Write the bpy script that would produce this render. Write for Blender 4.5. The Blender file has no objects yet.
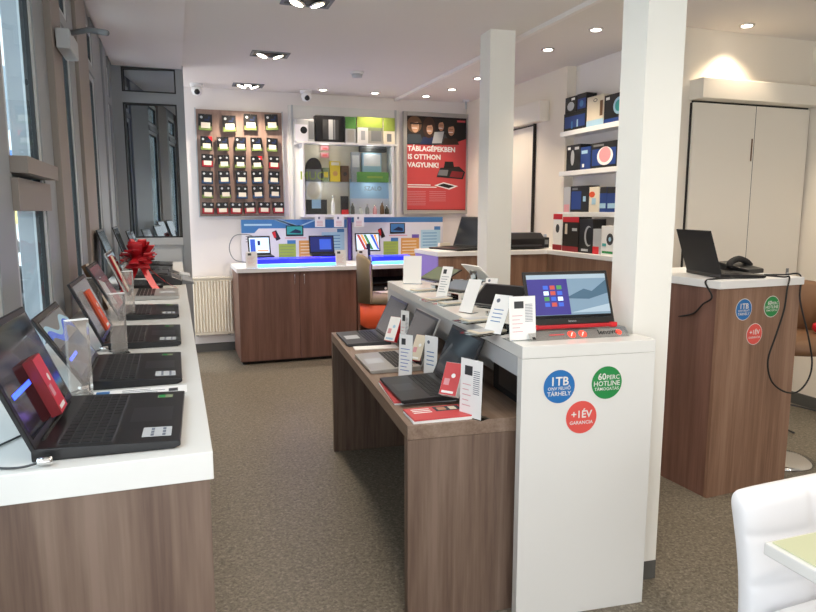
import bpy, bmesh, math, random
from mathutils import Matrix, Vector
random.seed(7)
C = bpy.context.scene.collection
R = math.radians
PI = math.pi

# ------------------------------------------------------------------ camera solve (single perspective camera, real world metres)
F, CX, CY, HZ, EYE, VPX = 660.0, 408.0, 306.0, 211.0, 1.5, 174.0
PITCH = math.atan((CY - HZ) / F)
YAW = math.atan((CX - VPX) * math.cos(PITCH) / F)
cp, sp, cy_, sy_ = math.cos(PITCH), math.sin(PITCH), math.cos(YAW), math.sin(YAW)
FW = Vector((sy_ * cp, cy_ * cp, -sp)); RT = Vector((cy_, -sy_, 0)); UP = Vector((sy_ * sp, cy_ * sp, cp))
def ray(x, y): return FW + RT * ((x - CX) / F) - UP * ((y - CY) / F)
def onZ(x, y, z):
    r = ray(x, y); t = (z - EYE) / r.z; return Vector((r.x * t, r.y * t, z))
def onY(x, y, v):
    r = ray(x, y); t = v / r.y; return Vector((r.x * t, v, EYE + r.z * t))
def onX(x, y, v):
    r = ray(x, y); t = v / r.x; return Vector((v, r.y * t, EYE + r.z * t))

cam_d = bpy.data.cameras.new('camera'); cam = bpy.data.objects.new('camera', cam_d); C.objects.link(cam)
cam_d.sensor_width = 36; cam_d.lens = F / 816 * 36; cam_d.clip_start = .05; cam_d.clip_end = 200
cam.location = (0, 0, EYE); cam.rotation_euler = (PI / 2 - PITCH, 0, -YAW)
bpy.context.scene.camera = cam

# ------------------------------------------------------------------ materials
def lin(h):
    if isinstance(h, str):
        v = [int(h[i:i + 2], 16) / 255 for i in (0, 2, 4)]
        return tuple(((c + .055) / 1.055) ** 2.4 if c > .04045 else c / 12.92 for c in v) + (1,)
    return tuple(h) + (1,)
MATS = {}
def mat(name, col='808080', rough=.5, metal=0, emit=0, spec=.5, var=0, vs=20, coat=0):
    if name in MATS: return MATS[name]
    m = bpy.data.materials.new(name); m.use_nodes = True; nt = m.node_tree; b = nt.nodes['Principled BSDF']
    c = lin(col); b.inputs['Base Color'].default_value = c
    b.inputs['Roughness'].default_value = rough; b.inputs['Metallic'].default_value = metal
    b.inputs['Specular IOR Level'].default_value = spec
    if coat: b.inputs['Coat Weight'].default_value = coat
    if emit:
        b.inputs['Emission Color'].default_value = c; b.inputs['Emission Strength'].default_value = emit
    if var:
        tc = nt.nodes.new('ShaderNodeTexCoord'); n = nt.nodes.new('ShaderNodeTexNoise'); n.inputs['Scale'].default_value = vs
        r = nt.nodes.new('ShaderNodeMapRange'); r.inputs['To Min'].default_value = 1 - var; r.inputs['To Max'].default_value = 1 + var
        x = nt.nodes.new('ShaderNodeVectorMath'); x.operation = 'SCALE'; x.inputs[0].default_value = c[:3]
        nt.links.new(tc.outputs['Object'], n.inputs['Vector']); nt.links.new(n.outputs['Fac'], r.inputs['Value'])
        nt.links.new(r.outputs['Result'], x.inputs['Scale']); nt.links.new(x.outputs['Vector'], b.inputs['Base Color'])
    MATS[name] = m; return m
def wood(name, c1, c2, c3, axis='Z', rough=.45):
    m = bpy.data.materials.new(name); m.use_nodes = True; nt = m.node_tree; b = nt.nodes['Principled BSDF']
    tc = nt.nodes.new('ShaderNodeTexCoord'); mp = nt.nodes.new('ShaderNodeMapping')
    s = {'X': (.7, 16, 16), 'Y': (16, .7, 16), 'Z': (16, 16, .7)}[axis]; mp.inputs['Scale'].default_value = s
    n1 = nt.nodes.new('ShaderNodeTexNoise'); n1.inputs['Scale'].default_value = 1.0; n1.inputs['Detail'].default_value = 5; n1.inputs['Roughness'].default_value = .6
    n2 = nt.nodes.new('ShaderNodeTexNoise'); n2.inputs['Scale'].default_value = 6.5; n2.inputs['Detail'].default_value = 3
    mx = nt.nodes.new('ShaderNodeMath'); mx.operation = 'MULTIPLY_ADD'; mx.inputs[1].default_value = .35
    rp = nt.nodes.new('ShaderNodeValToRGB'); e = rp.color_ramp.elements
    e[0].position = .5; e[0].color = lin(c1); e[1].position = .85; e[1].color = lin(c3); k = e.new(.66); k.color = lin(c2)
    nt.links.new(tc.outputs['Object'], mp.inputs['Vector']); nt.links.new(mp.outputs['Vector'], n1.inputs['Vector']); nt.links.new(mp.outputs['Vector'], n2.inputs['Vector'])
    nt.links.new(n2.outputs['Fac'], mx.inputs[0]); nt.links.new(n1.outputs['Fac'], mx.inputs[2]); nt.links.new(mx.outputs[0], rp.inputs['Fac'])
    nt.links.new(rp.outputs['Color'], b.inputs['Base Color']); b.inputs['Roughness'].default_value = rough
    MATS[name] = m; return m
def floor_mat():
    m = bpy.data.materials.new('speckled vinyl floor'); m.use_nodes = True; nt = m.node_tree; b = nt.nodes['Principled BSDF']
    tc = nt.nodes.new('ShaderNodeTexCoord')
    v = nt.nodes.new('ShaderNodeTexVoronoi'); v.inputs['Scale'].default_value = 130
    n = nt.nodes.new('ShaderNodeTexNoise'); n.inputs['Scale'].default_value = 60; n.inputs['Detail'].default_value = 4
    sep = nt.nodes.new('ShaderNodeSeparateColor')
    mx = nt.nodes.new('ShaderNodeMath'); mx.operation = 'MULTIPLY_ADD'; mx.inputs[1].default_value = .45
    rp = nt.nodes.new('ShaderNodeValToRGB'); e = rp.color_ramp.elements
    e[0].position = .3; e[0].color = lin('524c42'); e[1].position = 1.0; e[1].color = lin('958d80'); k = e.new(.62); k.color = lin('726b5d'); k = e.new(.9); k.color = lin('857d6f')
    for o in (v, n): nt.links.new(tc.outputs['Object'], o.inputs['Vector'])
    nt.links.new(v.outputs['Color'], sep.inputs[0]); nt.links.new(sep.outputs[0], mx.inputs[0]); nt.links.new(n.outputs['Fac'], mx.inputs[2])
    nt.links.new(mx.outputs[0], rp.inputs['Fac']); nt.links.new(rp.outputs['Color'], b.inputs['Base Color'])
    b.inputs['Roughness'].default_value = .42; b.inputs['Specular IOR Level'].default_value = .35
    MATS['floor'] = m; return m
def glass(name, tint, refl, rough=.0, body=None):
    m = bpy.data.materials.new(name); m.use_nodes = True; nt = m.node_tree
    for n in list(nt.nodes):
        if n.type == 'BSDF_PRINCIPLED': nt.nodes.remove(n)
    out = [n for n in nt.nodes if n.type == 'OUTPUT_MATERIAL'][0]
    t = nt.nodes.new('ShaderNodeBsdfTransparent') if not body else nt.nodes.new('ShaderNodeBsdfDiffuse')
    t.inputs['Color'].default_value = lin(body or tint)
    g = nt.nodes.new('ShaderNodeBsdfGlossy'); g.inputs['Roughness'].default_value = rough; g.inputs['Color'].default_value = lin(tint)
    mx = nt.nodes.new('ShaderNodeMixShader'); lw = nt.nodes.new('ShaderNodeLayerWeight'); lw.inputs['Blend'].default_value = refl
    if body: mx.inputs['Fac'].default_value = refl
    elif refl < .11: mx.inputs['Fac'].default_value = refl
    else: nt.links.new(lw.outputs['Fresnel'], mx.inputs['Fac'])
    nt.links.new(t.outputs[0], mx.inputs[1]); nt.links.new(g.outputs[0], mx.inputs[2]); nt.links.new(mx.outputs[0], out.inputs['Surface'])
    MATS[name] = m; return m

floor_mat()
wood('wood', '604b40', '745f51', '857062'); wood('woodY', '72594b', '86705f', '968070', 'Y')
wood('woodR', '785a48', '8c6b57', '9b7b66'); wood('board', '8b7266', '957b6f', '9e8478')
wood('cabwood', '634539', '735246', '825f52')
glass('window glass', 'eef6f8', .07); glass('clear', 'f4f8fa', .22, .03); glass('mirror glass', 'b9c3c8', .86, .0, '2a3034'); glass('frost', 'f6f2ee', .12)
fn = MATS['frost'].node_tree; _o = [n for n in fn.nodes if n.type == 'OUTPUT_MATERIAL'][0]; _m = fn.nodes.new('ShaderNodeMixShader'); _d = fn.nodes.new('ShaderNodeBsdfDiffuse'); _d.inputs['Color'].default_value = (.85, .8, .77, 1); _m.inputs['Fac'].default_value = .16
fn.links.new(_o.inputs['Surface'].links[0].from_socket, _m.inputs[1]); fn.links.new(_d.outputs[0], _m.inputs[2]); fn.links.new(_m.outputs[0], _o.inputs['Surface'])
glass('vitrine glass', 'fafcfb', .03)
D = dict(
 wall=('efe9e6', .75), wallw=('f1ebdf', .75), ceil=('e8e2dd', .8), ceilr=('dad0c9', .8), base=('585754', .6), pil=('f3f1ea', .55), door=('efe8dc', .55), gap=('2b2723', .8),
 frame=('92979c', .45), framew=('c4cacd', .4), brownframe=('8c837c', .5), gasket=('14171a', .5), white=('e6e5e1', .22), whitem=('ececec', .5), warmw=('f3ead9', .2),
 black=('141416', .35), blackm=('1b1b1d', .7), keys=('0f0f11', .5), pad=('232326', .3), dkgrey=('3a3b3e', .5), grey=('7b7e82', .5), lgrey=('b9bcbf', .45), silver=('aeaca8', .35, .4), chrome=('dadada', .12, 1),
 scr=('0b0d12', .06), scrg=('30353c', .08), scrl=('7e8894', .1), red=('d2202a', .4), redsat=('b81420', .45), redpap=('cc4a4c', .45), orange=('e4582c', .55), salmon=('e2564e', .4), blue=('1f6fb5', .4), green=('1f8a45', .4),
 lime=('98ae4c', .5), oran=('d29a54', .5), lblue=('a9cfe6', .5), mblue=('3f78b4', .5), navy=('16284f', .45), dblue=('1d3f86', .4), teal=('3aa6a4', .5), yellow=('e6c92b', .5), purple=('6b55b0', .5), paper=('f4f3f1', .6), papb=('dcdce6', .6),
 skin=('b8876a', .6), hair=('3b2418', .7), hairb=('1b1512', .7), skind=('9a6a4c', .6), cloth=('36404a', .8), ltskin=('c99c7e', .6), brown=('6b4d33', .6), leather=('7c5a3e', .55), olive=('8c7c62', .7), oliv2=('6b5e49', .7),
 beige=('ddd2bd', .5), cream=('ece3d0', .5), pink=('d99aa0', .5), whitechair=('f0f0f2', .35), ink=('6a7180', .6), inkb=('5f7bbf', .6), khaki=('7e8a6c', .5), tabg=('707b64', .12), gold=('d7c8a0', .4), greeng=('5f9a4b', .5),
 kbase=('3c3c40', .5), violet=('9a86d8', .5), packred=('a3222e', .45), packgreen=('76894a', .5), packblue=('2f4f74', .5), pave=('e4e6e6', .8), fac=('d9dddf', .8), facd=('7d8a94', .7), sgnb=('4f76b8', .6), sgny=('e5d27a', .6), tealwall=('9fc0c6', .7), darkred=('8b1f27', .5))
for k, v in D.items(): mat(k, v[0], v[1], v[2] if len(v) > 2 else 0)
mat('tableglass', 'd3d8b4', .05, coat=.5)
mat('lamp', 'fff1d6', .4, emit=14); mat('lampw', 'fff6e8', .4, emit=9)
mat('led', '1a22e8', .4, emit=2.2); mat('ledc', '59c8ff', .4, emit=2.2)
mat('win_a', '3f3a86', .2, emit=.25); mat('win_b', '7891a6', .2, emit=.25); mat('win_c', '4a667c', .2, emit=.2); mat('win_d', '9fb2c0', .2, emit=.3)
mat('scr_w', 'cfe6f5', .2, emit=.6); mat('scr_b', '3f62c8', .2, emit=.35); mat('scr_bd', '26306b', .2, emit=.3); mat('scr_g', '4f8f55', .2, emit=.3); mat('scr_r', 'b8524a', .2, emit=.3); mat('scr_o', 'e0a05a', .2, emit=.5); mat('scr_bar', '3050ff', .2, emit=3)
mat('redglow', 'ff4a3a', .3, emit=.8)
mat('walln', 'ece6e3', .8, var=.015, vs=3); mat('wallr', 'efe6d8', .8, var=.015, vs=3)

# ------------------------------------------------------------------ mesh builder
class MB:
    def __init__(s, T=None): s.bm = bmesh.new(); s.m = []; s.T = T or Matrix()
    def mi(s, n):
        if n not in s.m: s.m.append(n)
        return s.m.index(n)
    def _add(s, vs, fs, m, smooth=False):
        i = s.mi(m); V = [s.bm.verts.new(s.T @ Vector(v)) for v in vs]
        for f in fs:
            try: q = s.bm.faces.new([V[k] for k in f]); q.material_index = i; q.smooth = smooth
            except ValueError: pass
        return V
    def box(s, x0, y0, z0, x1, y1, z1, m):
        if x0 > x1: x0, x1 = x1, x0
        if y0 > y1: y0, y1 = y1, y0
        if z0 > z1: z0, z1 = z1, z0
        s._add([(x0, y0, z0), (x1, y0, z0), (x1, y1, z0), (x0, y1, z0), (x0, y0, z1), (x1, y0, z1), (x1, y1, z1), (x0, y1, z1)],
               [(0, 3, 2, 1), (4, 5, 6, 7), (0, 1, 5, 4), (1, 2, 6, 5), (2, 3, 7, 6), (3, 0, 4, 7)], m); return s
    def prism(s, pts, z0, z1, m):      # pts ccw in XY
        n = len(pts); s._add([(p[0], p[1], z0) for p in pts] + [(p[0], p[1], z1) for p in pts],
               [tuple(range(n - 1, -1, -1)), tuple(range(n, 2 * n))] + [(i, (i + 1) % n, n + (i + 1) % n, n + i) for i in range(n)], m); return s
    def prismx(s, pts, x0, x1, m, smooth=False):     # pts in YZ
        n = len(pts); s._add([(x0, p[0], p[1]) for p in pts] + [(x1, p[0], p[1]) for p in pts],
               [tuple(range(n - 1, -1, -1)), tuple(range(n, 2 * n))] + [(i, (i + 1) % n, n + (i + 1) % n, n + i) for i in range(n)], m, smooth); return s
    def poly(s, pts, m, y=0):           # flat graphic in local XZ, facing -Y
        s._add([(p[0], y, p[1]) for p in pts], [tuple(range(len(pts)))], m); return s
    def rect(s, x0, z0, x1, z1, m, y=0): return s.poly([(x0, z0), (x1, z0), (x1, z1), (x0, z1)], m, y)
    def disc(s, x, z, rx, m, y=0, rz=None, n=24):
        rz = rz or rx; return s.poly([(x + rx * math.cos(2 * PI * i / n), z + rz * math.sin(2 * PI * i / n)) for i in range(n)], m, y)
    def lathe(s, prof, m, c=(0, 0, 0), n=24, smooth=True):   # prof (r,z)
        vs = [(c[0] + r * math.cos(2 * PI * k / n), c[1] + r * math.sin(2 * PI * k / n), c[2] + z) for r, z in prof for k in range(n)]
        fs = [(i * n + k, i * n + (k + 1) % n, (i + 1) * n + (k + 1) % n, (i + 1) * n + k) for i in range(len(prof) - 1) for k in range(n)]
        fs += [tuple(range(n - 1, -1, -1)), tuple((len(prof) - 1) * n + k for k in range(n))]
        s._add(vs, fs, m, smooth); return s
    def tube(s, pts, r, m, n=8, sub=6):
        P = [Vector(p) for p in pts]
        if sub > 1 and len(P) > 2:
            Q = [P[0] * 2 - P[1]] + P + [P[-1] * 2 - P[-2]]; O = []
            for i in range(1, len(Q) - 2):
                a, b, c, d = Q[i - 1:i + 3]
                for k in range(sub):
                    t = k / sub; O.append(.5 * ((2 * b) + (c - a) * t + (2 * a - 5 * b + 4 * c - d) * t * t + (3 * b - a - 3 * c + d) * t ** 3))
            P = O + [P[-1]]
        vs = []; u = None
        for i, p in enumerate(P):
            t = (P[min(i + 1, len(P) - 1)] - P[max(i - 1, 0)]).normalized()
            if u is None: u = t.orthogonal().normalized()
            u = (u - t * u.dot(t)).normalized(); v = t.cross(u)
            vs += [tuple(p + (u * math.cos(2 * PI * k / n) + v * math.sin(2 * PI * k / n)) * r) for k in range(n)]
        fs = [(i * n + k, i * n + (k + 1) % n, (i + 1) * n + (k + 1) % n, (i + 1) * n + k) for i in range(len(P) - 1) for k in range(n)]
        fs += [tuple(range(n - 1, -1, -1)), tuple((len(P) - 1) * n + k for k in range(n))]
        s._add(vs, fs, m, True); return s
    def text(s, body, x, z, size, m, y=-.001, align='CENTER', bold=0, sx=1, ls=1):
        cu = bpy.data.curves.new('t', 'FONT'); cu.body = body; cu.size = size; cu.align_x = align; cu.resolution_u = 2; cu.offset = bold * size; cu.space_line = ls
        o = bpy.data.objects.new('t', cu); C.objects.link(o); dg = bpy.context.evaluated_depsgraph_get(); dg.update()
        me = bpy.data.meshes.new_from_object(o.evaluated_get(dg)); bpy.data.objects.remove(o); i = s.mi(m)
        L = s.T @ Matrix.Translation((x, y, z)) @ Matrix.Rotation(PI / 2, 4, 'X') @ Matrix.Diagonal((sx, 1, 1, 1))
        V = [s.bm.verts.new(L @ v.co) for v in me.vertices]
        for p in me.polygons:
            try: f = s.bm.faces.new([V[k] for k in p.vertices]); f.material_index = i
            except ValueError: pass
        bpy.data.meshes.remove(me); return s
    def build(s, name, parent=None, bevel=0, loc=None, rz=0, seg=2):
        me = bpy.data.meshes.new(name); s.bm.to_mesh(me); s.bm.free()
        for n in s.m: me.materials.append(MATS[n])
        o = bpy.data.objects.new(name, me); C.objects.link(o)
        if parent: o.parent = parent
        if loc: o.location = loc; o.rotation_euler = (0, 0, rz)
        if bevel:
            b = o.modifiers.new('bevel', 'BEVEL'); b.width = bevel; b.segments = seg; b.limit_method = 'ANGLE'; b.angle_limit = R(40)
        return o
def thing(name, label, cat, loc=(0, 0, 0), rz=0, group=None):
    o = bpy.data.objects.new(name, None); C.objects.link(o); o.location = loc; o.rotation_euler = (0, 0, rz); o.empty_display_size = .1
    return tag(o, label, cat, group)
def tag(o, label, cat, group=None):
    o['label'] = label; o['category'] = cat
    if group: o['group'] = group
    return o
def struct(o): o['kind'] = 'structure'; return o
def copy_tree(o, parent=None):
    c = o.copy(); C.objects.link(c)
    if parent: c.parent = parent
    for ch in [x for x in o.children]: copy_tree(ch, c)
    return c
def Tm(loc, rz=0, rx=0): return Matrix.Translation(loc) @ Matrix.Rotation(rz, 4, 'Z') @ Matrix.Rotation(rx, 4, 'X')

# ================================================================== SHELL
CE = 2.75; WY = 7.3; GX = -.47; PY = 6.3; RX = 3.29; NX = 3.38; W2 = 3.85; W2X = 4.55
struct(MB().box(-.56, -2.5, -.1, 6.2, WY + .2, 0, 'floor').build('floor'))
struct(MB().box(-.75, -2.5, CE, 6.2, WY + .2, CE + .12, 'ceil').build('ceiling'))
struct(MB().box(-.44, 1.0, CE - .03, .12, PY, CE, 'wall').build('ceiling_bulkhead'))
struct(MB().box(2.40, -.5, CE - .03, 2.435, WY, CE, 'wall').build('trim_1'))
struct(MB().box(-.6, WY, 0, RX + .1, WY + .15, CE, 'walln').build('wall_back'))
struct(MB().box(RX, 5.18, 0, RX + .25, WY, CE, 'wallr').build('wall_right'))
struct(MB().box(NX, W2 + .151, 0, NX + .16, 5.18, CE, 'wall').build('wall_niche'))
struct(MB().box(RX - .02, W2, 0, W2X + .1, W2 + .15, CE, 'wallr').build('wall_side'))
struct(MB().box(W2X, 1.2, 0, W2X + .15, W2, CE, 'wallr').build('wall_far_right'))
struct(MB().box(.12, WY - .015, 0, 1.0, WY, .09, 'base').build('baseboard_back'))
struct(MB().box(NX, W2 - .015, 0, W2X, W2, .09, 'base').build('baseboard_side'))
struct(MB().box(W2X - .015, 1.2, 0, W2X, W2 - .015, .09, 'base').build('baseboard_right'))
struct(MB().box(1.05, WY - .015, 0, RX, WY, .09, 'base').build('baseboard_rear'))
struct(MB().box(RX - .015, 5.6, 0, RX, WY - .015, .09, 'base').build('baseboard_passage'))
# pillars
def pillar(x, y, w, rz, n):
    T = Matrix.Translation((x, y, 0)) @ Matrix.Rotation(rz, 4, 'Z')
    p = MB(T).box(0, 0, .08, w, w, CE, 'pil').build(n); struct(p)
    struct(MB(T).box(-.001, -.001, 0, w + .001, w + .001, .08, 'base').build(n + '_foot_trim'))
pillar(1.642, 2.07, .16, R(-4), 'pillar')
pillar(2.13, 4.34, .188, R(-4), 'pillar_rear')
# window wall: posts, sill, transoms, panes
posts = [(2.08, 2.3, 'frame', .012), (2.86, 3.1, 'frame', .014), (3.1, 3.36, 'brownframe', .04), (3.82, 4.02, 'frame', .012), (4.02, 4.5, 'brownframe', .03), (4.95, 5.5, 'frame', .014), (5.5, 5.75, 'frame', .03), (6.1, 6.29, 'frame', .02)]
for a, b, m_, pr in posts:
    struct(MB().box(-.56, a, 0, GX + pr, b, CE, m_).build('window_post', bevel=.004))
struct(MB().box(-.56, .2, 0, GX + .0, PY, .78, 'frame').box(-.56, .2, .78, GX + .012, PY, .83, 'framew').build('window_sill'))
struct(MB().box(-.56, .2, CE - .1, GX + .0, PY, CE, 'frame').build('window_header'))
edges = [.9] + [v for p in posts for v in p[:2]]
n = 1
for k in range(0, 15, 2):
    a, b = edges[k], edges[k + 1]
    if b - a < .1: continue
    fr = MB(); f = .035
    zt = 2.36
    for z0, z1 in ((.83, zt), (zt + .05, CE - .1)):
        for q in ((a, z0, a + f, z1), (b - f, z0, b, z1), (a + f, z0, b - f, z0 + f), (a + f, z1 - f, b - f, z1)):
            fr.box(-.5, q[0], q[1], GX + .008, q[2], q[3], 'framew')
        g = .012
        for q in ((a + f, z0 + f, a + f + g, z1 - f), (b - f - g, z0 + f, b - f, z1 - f), (a + f, z0 + f, b - f, z0 + f + g), (a + f, z1 - f - g, b - f, z1 - f)):
            fr.box(-.49, q[0], q[1], GX + .004, q[2], q[3], 'gasket')
    fr.box(-.56, a, zt, GX + .02, b, zt + .05, 'frame')
    if k == 2:
        fr.box(-.56, a, 1.615, GX + .06, b, 1.665, 'brownframe').box(-.56, a, 1.5, GX + .03, b, 1.60, 'brownframe')
    w = struct(fr.build('window_%d' % n))
    gl = MB().box(GX - .006, a + f, .87, GX - .002, b - f, CE - .14, 'window glass').build('pane', w)
    n += 1
# end partition with reflecting panes
T = Matrix.Translation((0, PY, 0))
fr = MB(T); fr.box(GX, 0, 1.0, GX + .1, .06, CE, 'frame').box(.065, 0, 0, .13, .07, CE, 'frame')
fr.box(GX + .1, 0, CE - .035, .065, .06, CE, 'frame').box(GX + .1, 0, 2.42, .065, .06, 2.51, 'frame').box(GX + .1, 0, 1.2, .065, .06, 1.265, 'lgrey')
fr.box(GX + .1, .02, 0, .065, .05, 1.2, 'lgrey')
for z0, z1 in ((1.265, 2.42), (2.51, CE - .035)):
    x0, x1 = GX + .1, .065
    for q in ((x0, z0, x0 + .012, z1), (x1 - .012, z0, x1, z1), (x0, z0, x1, z0 + .012), (x0, z1 - .012, x1, z1)): fr.box(q[0], .0, q[1], q[2], .05, q[3], 'gasket')
w = struct(fr.build('window_8'))
for z0, z1 in ((1.266, 2.419), (2.511, CE - .036)):
    T2 = Matrix.Translation((-.152, PY + .03, 0)) @ Matrix.Rotation(R(-5), 4, 'Z'); MB(T2).box(-.216, -.003, z0, .216, .003, z1, 'mirror glass').build('pane', w)
# doors
def sliding(name, T, w, h, split, rear=False):
    d = MB(T).box(0, -.028, .01, w, 0, h, 'door')
    if split: d.box(w * .52 - .002, -.0285, .01, w * .52 + .002, -.028, h, 'gap')
    d.box(-.012, -.01, .0, 0, 0, h, 'gap'); d.box(0, -.014, h, w, 0, h + .015, 'gap')
    return struct(d.build(name))
d1 = onY(702, 103, W2 - .05); d2 = onY(811, 103, W2 - .05)
dd = sliding('door_1', Matrix.Translation((3.455, W2, 0)), 1.08, 2.25, True)
MB(Matrix.Translation((3.455, W2, 0))).box(.535, -.031, 1.86, .547, -.0285, 2.02, 'brown').build('door_handle', dd)
struct(MB().box(3.43, W2 - .13, 2.265, 4.535, W2, 2.40, 'door').build('trim_2', bevel=.003))
T = Matrix.Translation((RX, 6.55, 0)) @ Matrix.Rotation(-PI / 2, 4, 'Z')
sliding('door_2', T, .85, 2.3, False)
struct(MB(T).box(-.1, -.1, 2.32, 1.09, 0, 2.5, 'door').build('trim_3', bevel=.003))
T = Matrix.Translation((RX, 5.695, 0)) @ Matrix.Rotation(-PI / 2, 4, 'Z')
struct(MB(T).box(-.0, -.03, 0, .012, -.0, 2.32, 'gap').build('trim_4'))

struct(MB().box(-.56, -2.6, 2.2, 6.2, -2.5, CE, 'wall').box(2.6, -2.6, 0, 6.2, -2.5, 2.2, 'wall').build('wall_front_blocker'))  # unseen partial wall behind the camera, added to cut frontal daylight
struct(MB().box(6.1, -2.5, 0, 6.2, 1.2, CE, 'wallr').box(W2X + .15, 1.1, 0, 6.1, 1.2, CE, 'wallr').build('wall_lobby'))
# ================================================================== OUTSIDE
struct(MB().box(-40, -10, -.25, -.57, 40, -.12, 'pave').box(-.57, WY + .2, -.25, 20, 40, -.12, 'pave').build('ground_outside'))
b = thing('building', 'pale building across the street seen through the left windows', 'building', (-7.5, 19, -.12))
m = MB().box(-9, 0, 0, 5.5, 4, 9, 'fac'); m.build('wall', b)
for k, x in enumerate((-7, -4.5, -2, .5, 3)):
    for z in (3.6, 6.3): MB().box(x, -.04, z, x + 1.3, .02, z + 1.5, 'facd').build('window_pane', b)
MB().box(-8.5, -.1, 2.5, 5.3, -.02, 3.1, 'sgnb').build('blue_sign_band', b); MB().box(1.2, -.16, 1.3, 3.9, -.02, 2.4, 'sgny').build('yellow_shop_front', b)
MB().box(-8, -.05, 0, 0, .02, 2.3, 'facd').build('shop_window', b)
o = MB().box(-3.9, 9.0, -.12, -1.9, 9.25, .95, 'tealwall').box(-3.95, 8.95, .95, -1.85, 9.3, 1.02, 'whitem').build('garden_wall'); tag(o, 'low pale garden wall outside on the pavement', 'wall')
def car(loc, rz, m_, lab):
    t = thing('parked_car', lab, 'car', loc, rz)
    pts = [(-2.1, .3), (-2.1, .75), (-1.2, .92), (-.6, 1.42), (1.0, 1.45), (1.7, .95), (2.1, .85), (2.1, .3)]
    T = Matrix.Rotation(PI / 2, 4, 'Z')
    MB(T).prismx(pts, -.85, .85, m_).build('body', t, bevel=.06)
    MB(T).prismx([(-1.05, .95), (-.58, 1.36), (.95, 1.38), (1.45, .97)], -.86, .86, 'black').build('side_window', t)
    for x in (-1.35, 1.35):
        for y in (-.8, .8):
            w = MB(Matrix.Translation((-x, y, .32)) @ Matrix.Rotation(PI / 2, 4, 'X')); w.lathe([(.32, -.1), (.32, .1)], 'blackm'); w.build('wheel', t)
car((-3.4, 11.6, -.12), R(80), 'fac', 'light grey car parked on the street outside')
car((-5.2, 7.2, -.12), R(85), 'darkred', 'dark red car parked nearest the shop outside')

# ================================================================== LAPTOPS etc
def screen_img(m, w, h, kind, y):
    x0, x1 = -w / 2, w / 2
    if kind == 'off': m.rect(x0, 0, x1, h, 'scr', y)
    elif kind == 'grey': m.rect(x0, 0, x1, h, 'scrg', y)
    elif kind == 'light':
        m.rect(x0, 0, x1, h, 'scrl', y); m.poly([(x0, h * .2), (x0 + w * .4, h * .1), (x0 + w * .5, h * .6), (x0 + w * .1, h * .75)], 'lgrey', y - .0005)
    elif kind == 'bar':
        m.rect(x0, 0, x1, h, 'scr', y); m.rect(x0 + w * .05, h * .38, x0 + w * .42, h * .43, 'scr_bar', y - .0005); m.poly([(x0, h * .6), (x1 * .3, h * .55), (x1 * .5, h * .9), (x0, h)], 'scrg', y - .0004)  # glowing blue bar paints a reflection on the dark screen
    elif kind == 'swirl':
        m.rect(x0, 0, x1, h, 'scrg', y)
        m.rect(x0 + w * .02, h * .5, x1 * .96, h * .97, 'grey', y - .0005)
        wv = [(x0 + w * (.02 + .96 * i / 20), h * (.58 + .09 * math.sin(i * .45 + 1))) for i in range(21)]; [m.poly([wv[i], wv[i + 1], (wv[i + 1][0], wv[i + 1][1] + h * e), (wv[i][0], wv[i][1] + h * e)], c_, yy) for i in range(20) for e, c_, yy in ((.22, 'lblue', y - .0006), (.13, 'scr_b', y - .0008))]
        m.rect(x0 + w * .05, h * .25, x0 + w * .4, h * .3, 'scr_bar', y - .0006)
    elif kind == 'start':      # start menu over a mountain lake
        m.rect(x0, 0, x1, h, 'win_b', y); m.poly([(x0, h * .9), (x1, h * .9), (x1, h), (x0, h)], 'win_d', y - .0004)
        m.poly([(x0 + w * .45, h * .45), (x0 + w * .7, h * .66), (x0 + w * .8, h * .6), (x1, h * .86), (x1, h * .55), (x0 + w * .75, h * .42)], 'win_c', y - .0005)
        m.poly([(x0 + w * .5, h * .12), (x1, h * .3), (x1, h * .12)], 'win_d', y - .0005)
        m.rect(x0, h * .08, x0 + w * .5, h * .9, 'win_a', y - .0006); m.rect(x0, 0, x1, h * .07, 'scr', y - .0006)
        cs = ['scr_b', 'scr_r', 'scr_g', 'scr_w', 'scr_r', 'scr_b', 'scr_g', 'scr_b', 'scr_w', 'scr_b', 'scr_r', 'scr_b']
        for i in range(12):
            cx, cz = x0 + w * (.19 + .085 * (i % 3)), h * (.66 - .13 * (i // 3)); m.rect(cx, cz, cx + w * .062, cz + h * .09, cs[i], y - .0008)
    elif kind == 'desktop':
        m.rect(x0, 0, x1, h, 'scr_w', y); m.rect(x0 + w * .05, h * .1, x0 + w * .3, h * .9, 'scr_b', y - .0005); m.rect(x0 + w * .42, h * .5, x0 + w * .55, h * .8, 'scr_bd', y - .0006); m.rect(x0 + w * .4, h * .12, x1 * .9, h * .2, 'scr_o', y - .0006)
    elif kind == 'bluedesk':
        m.rect(x0, 0, x1, h, 'scr_bd', y); m.rect(x0 + w * .4, h * .15, x1 * .85, h * .85, 'scr_b', y - .0005)
    elif kind == 'arcs':
        m.rect(x0, 0, x1, h, 'scr_w', y)
        for i, c in enumerate(['scr_r', 'scr_o', 'scr_g', 'scr_w', 'scr_b', 'scr_o']):
            a = x0 + w * (.02 + .15 * i); p = [(a, h * .98), (a + w * .12, h * .98), (min(a + w * .42, x1), h * .03), (min(a + w * .3, x1 - .001), h * .03)]; m.poly(p, c, y - .0005)
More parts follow.
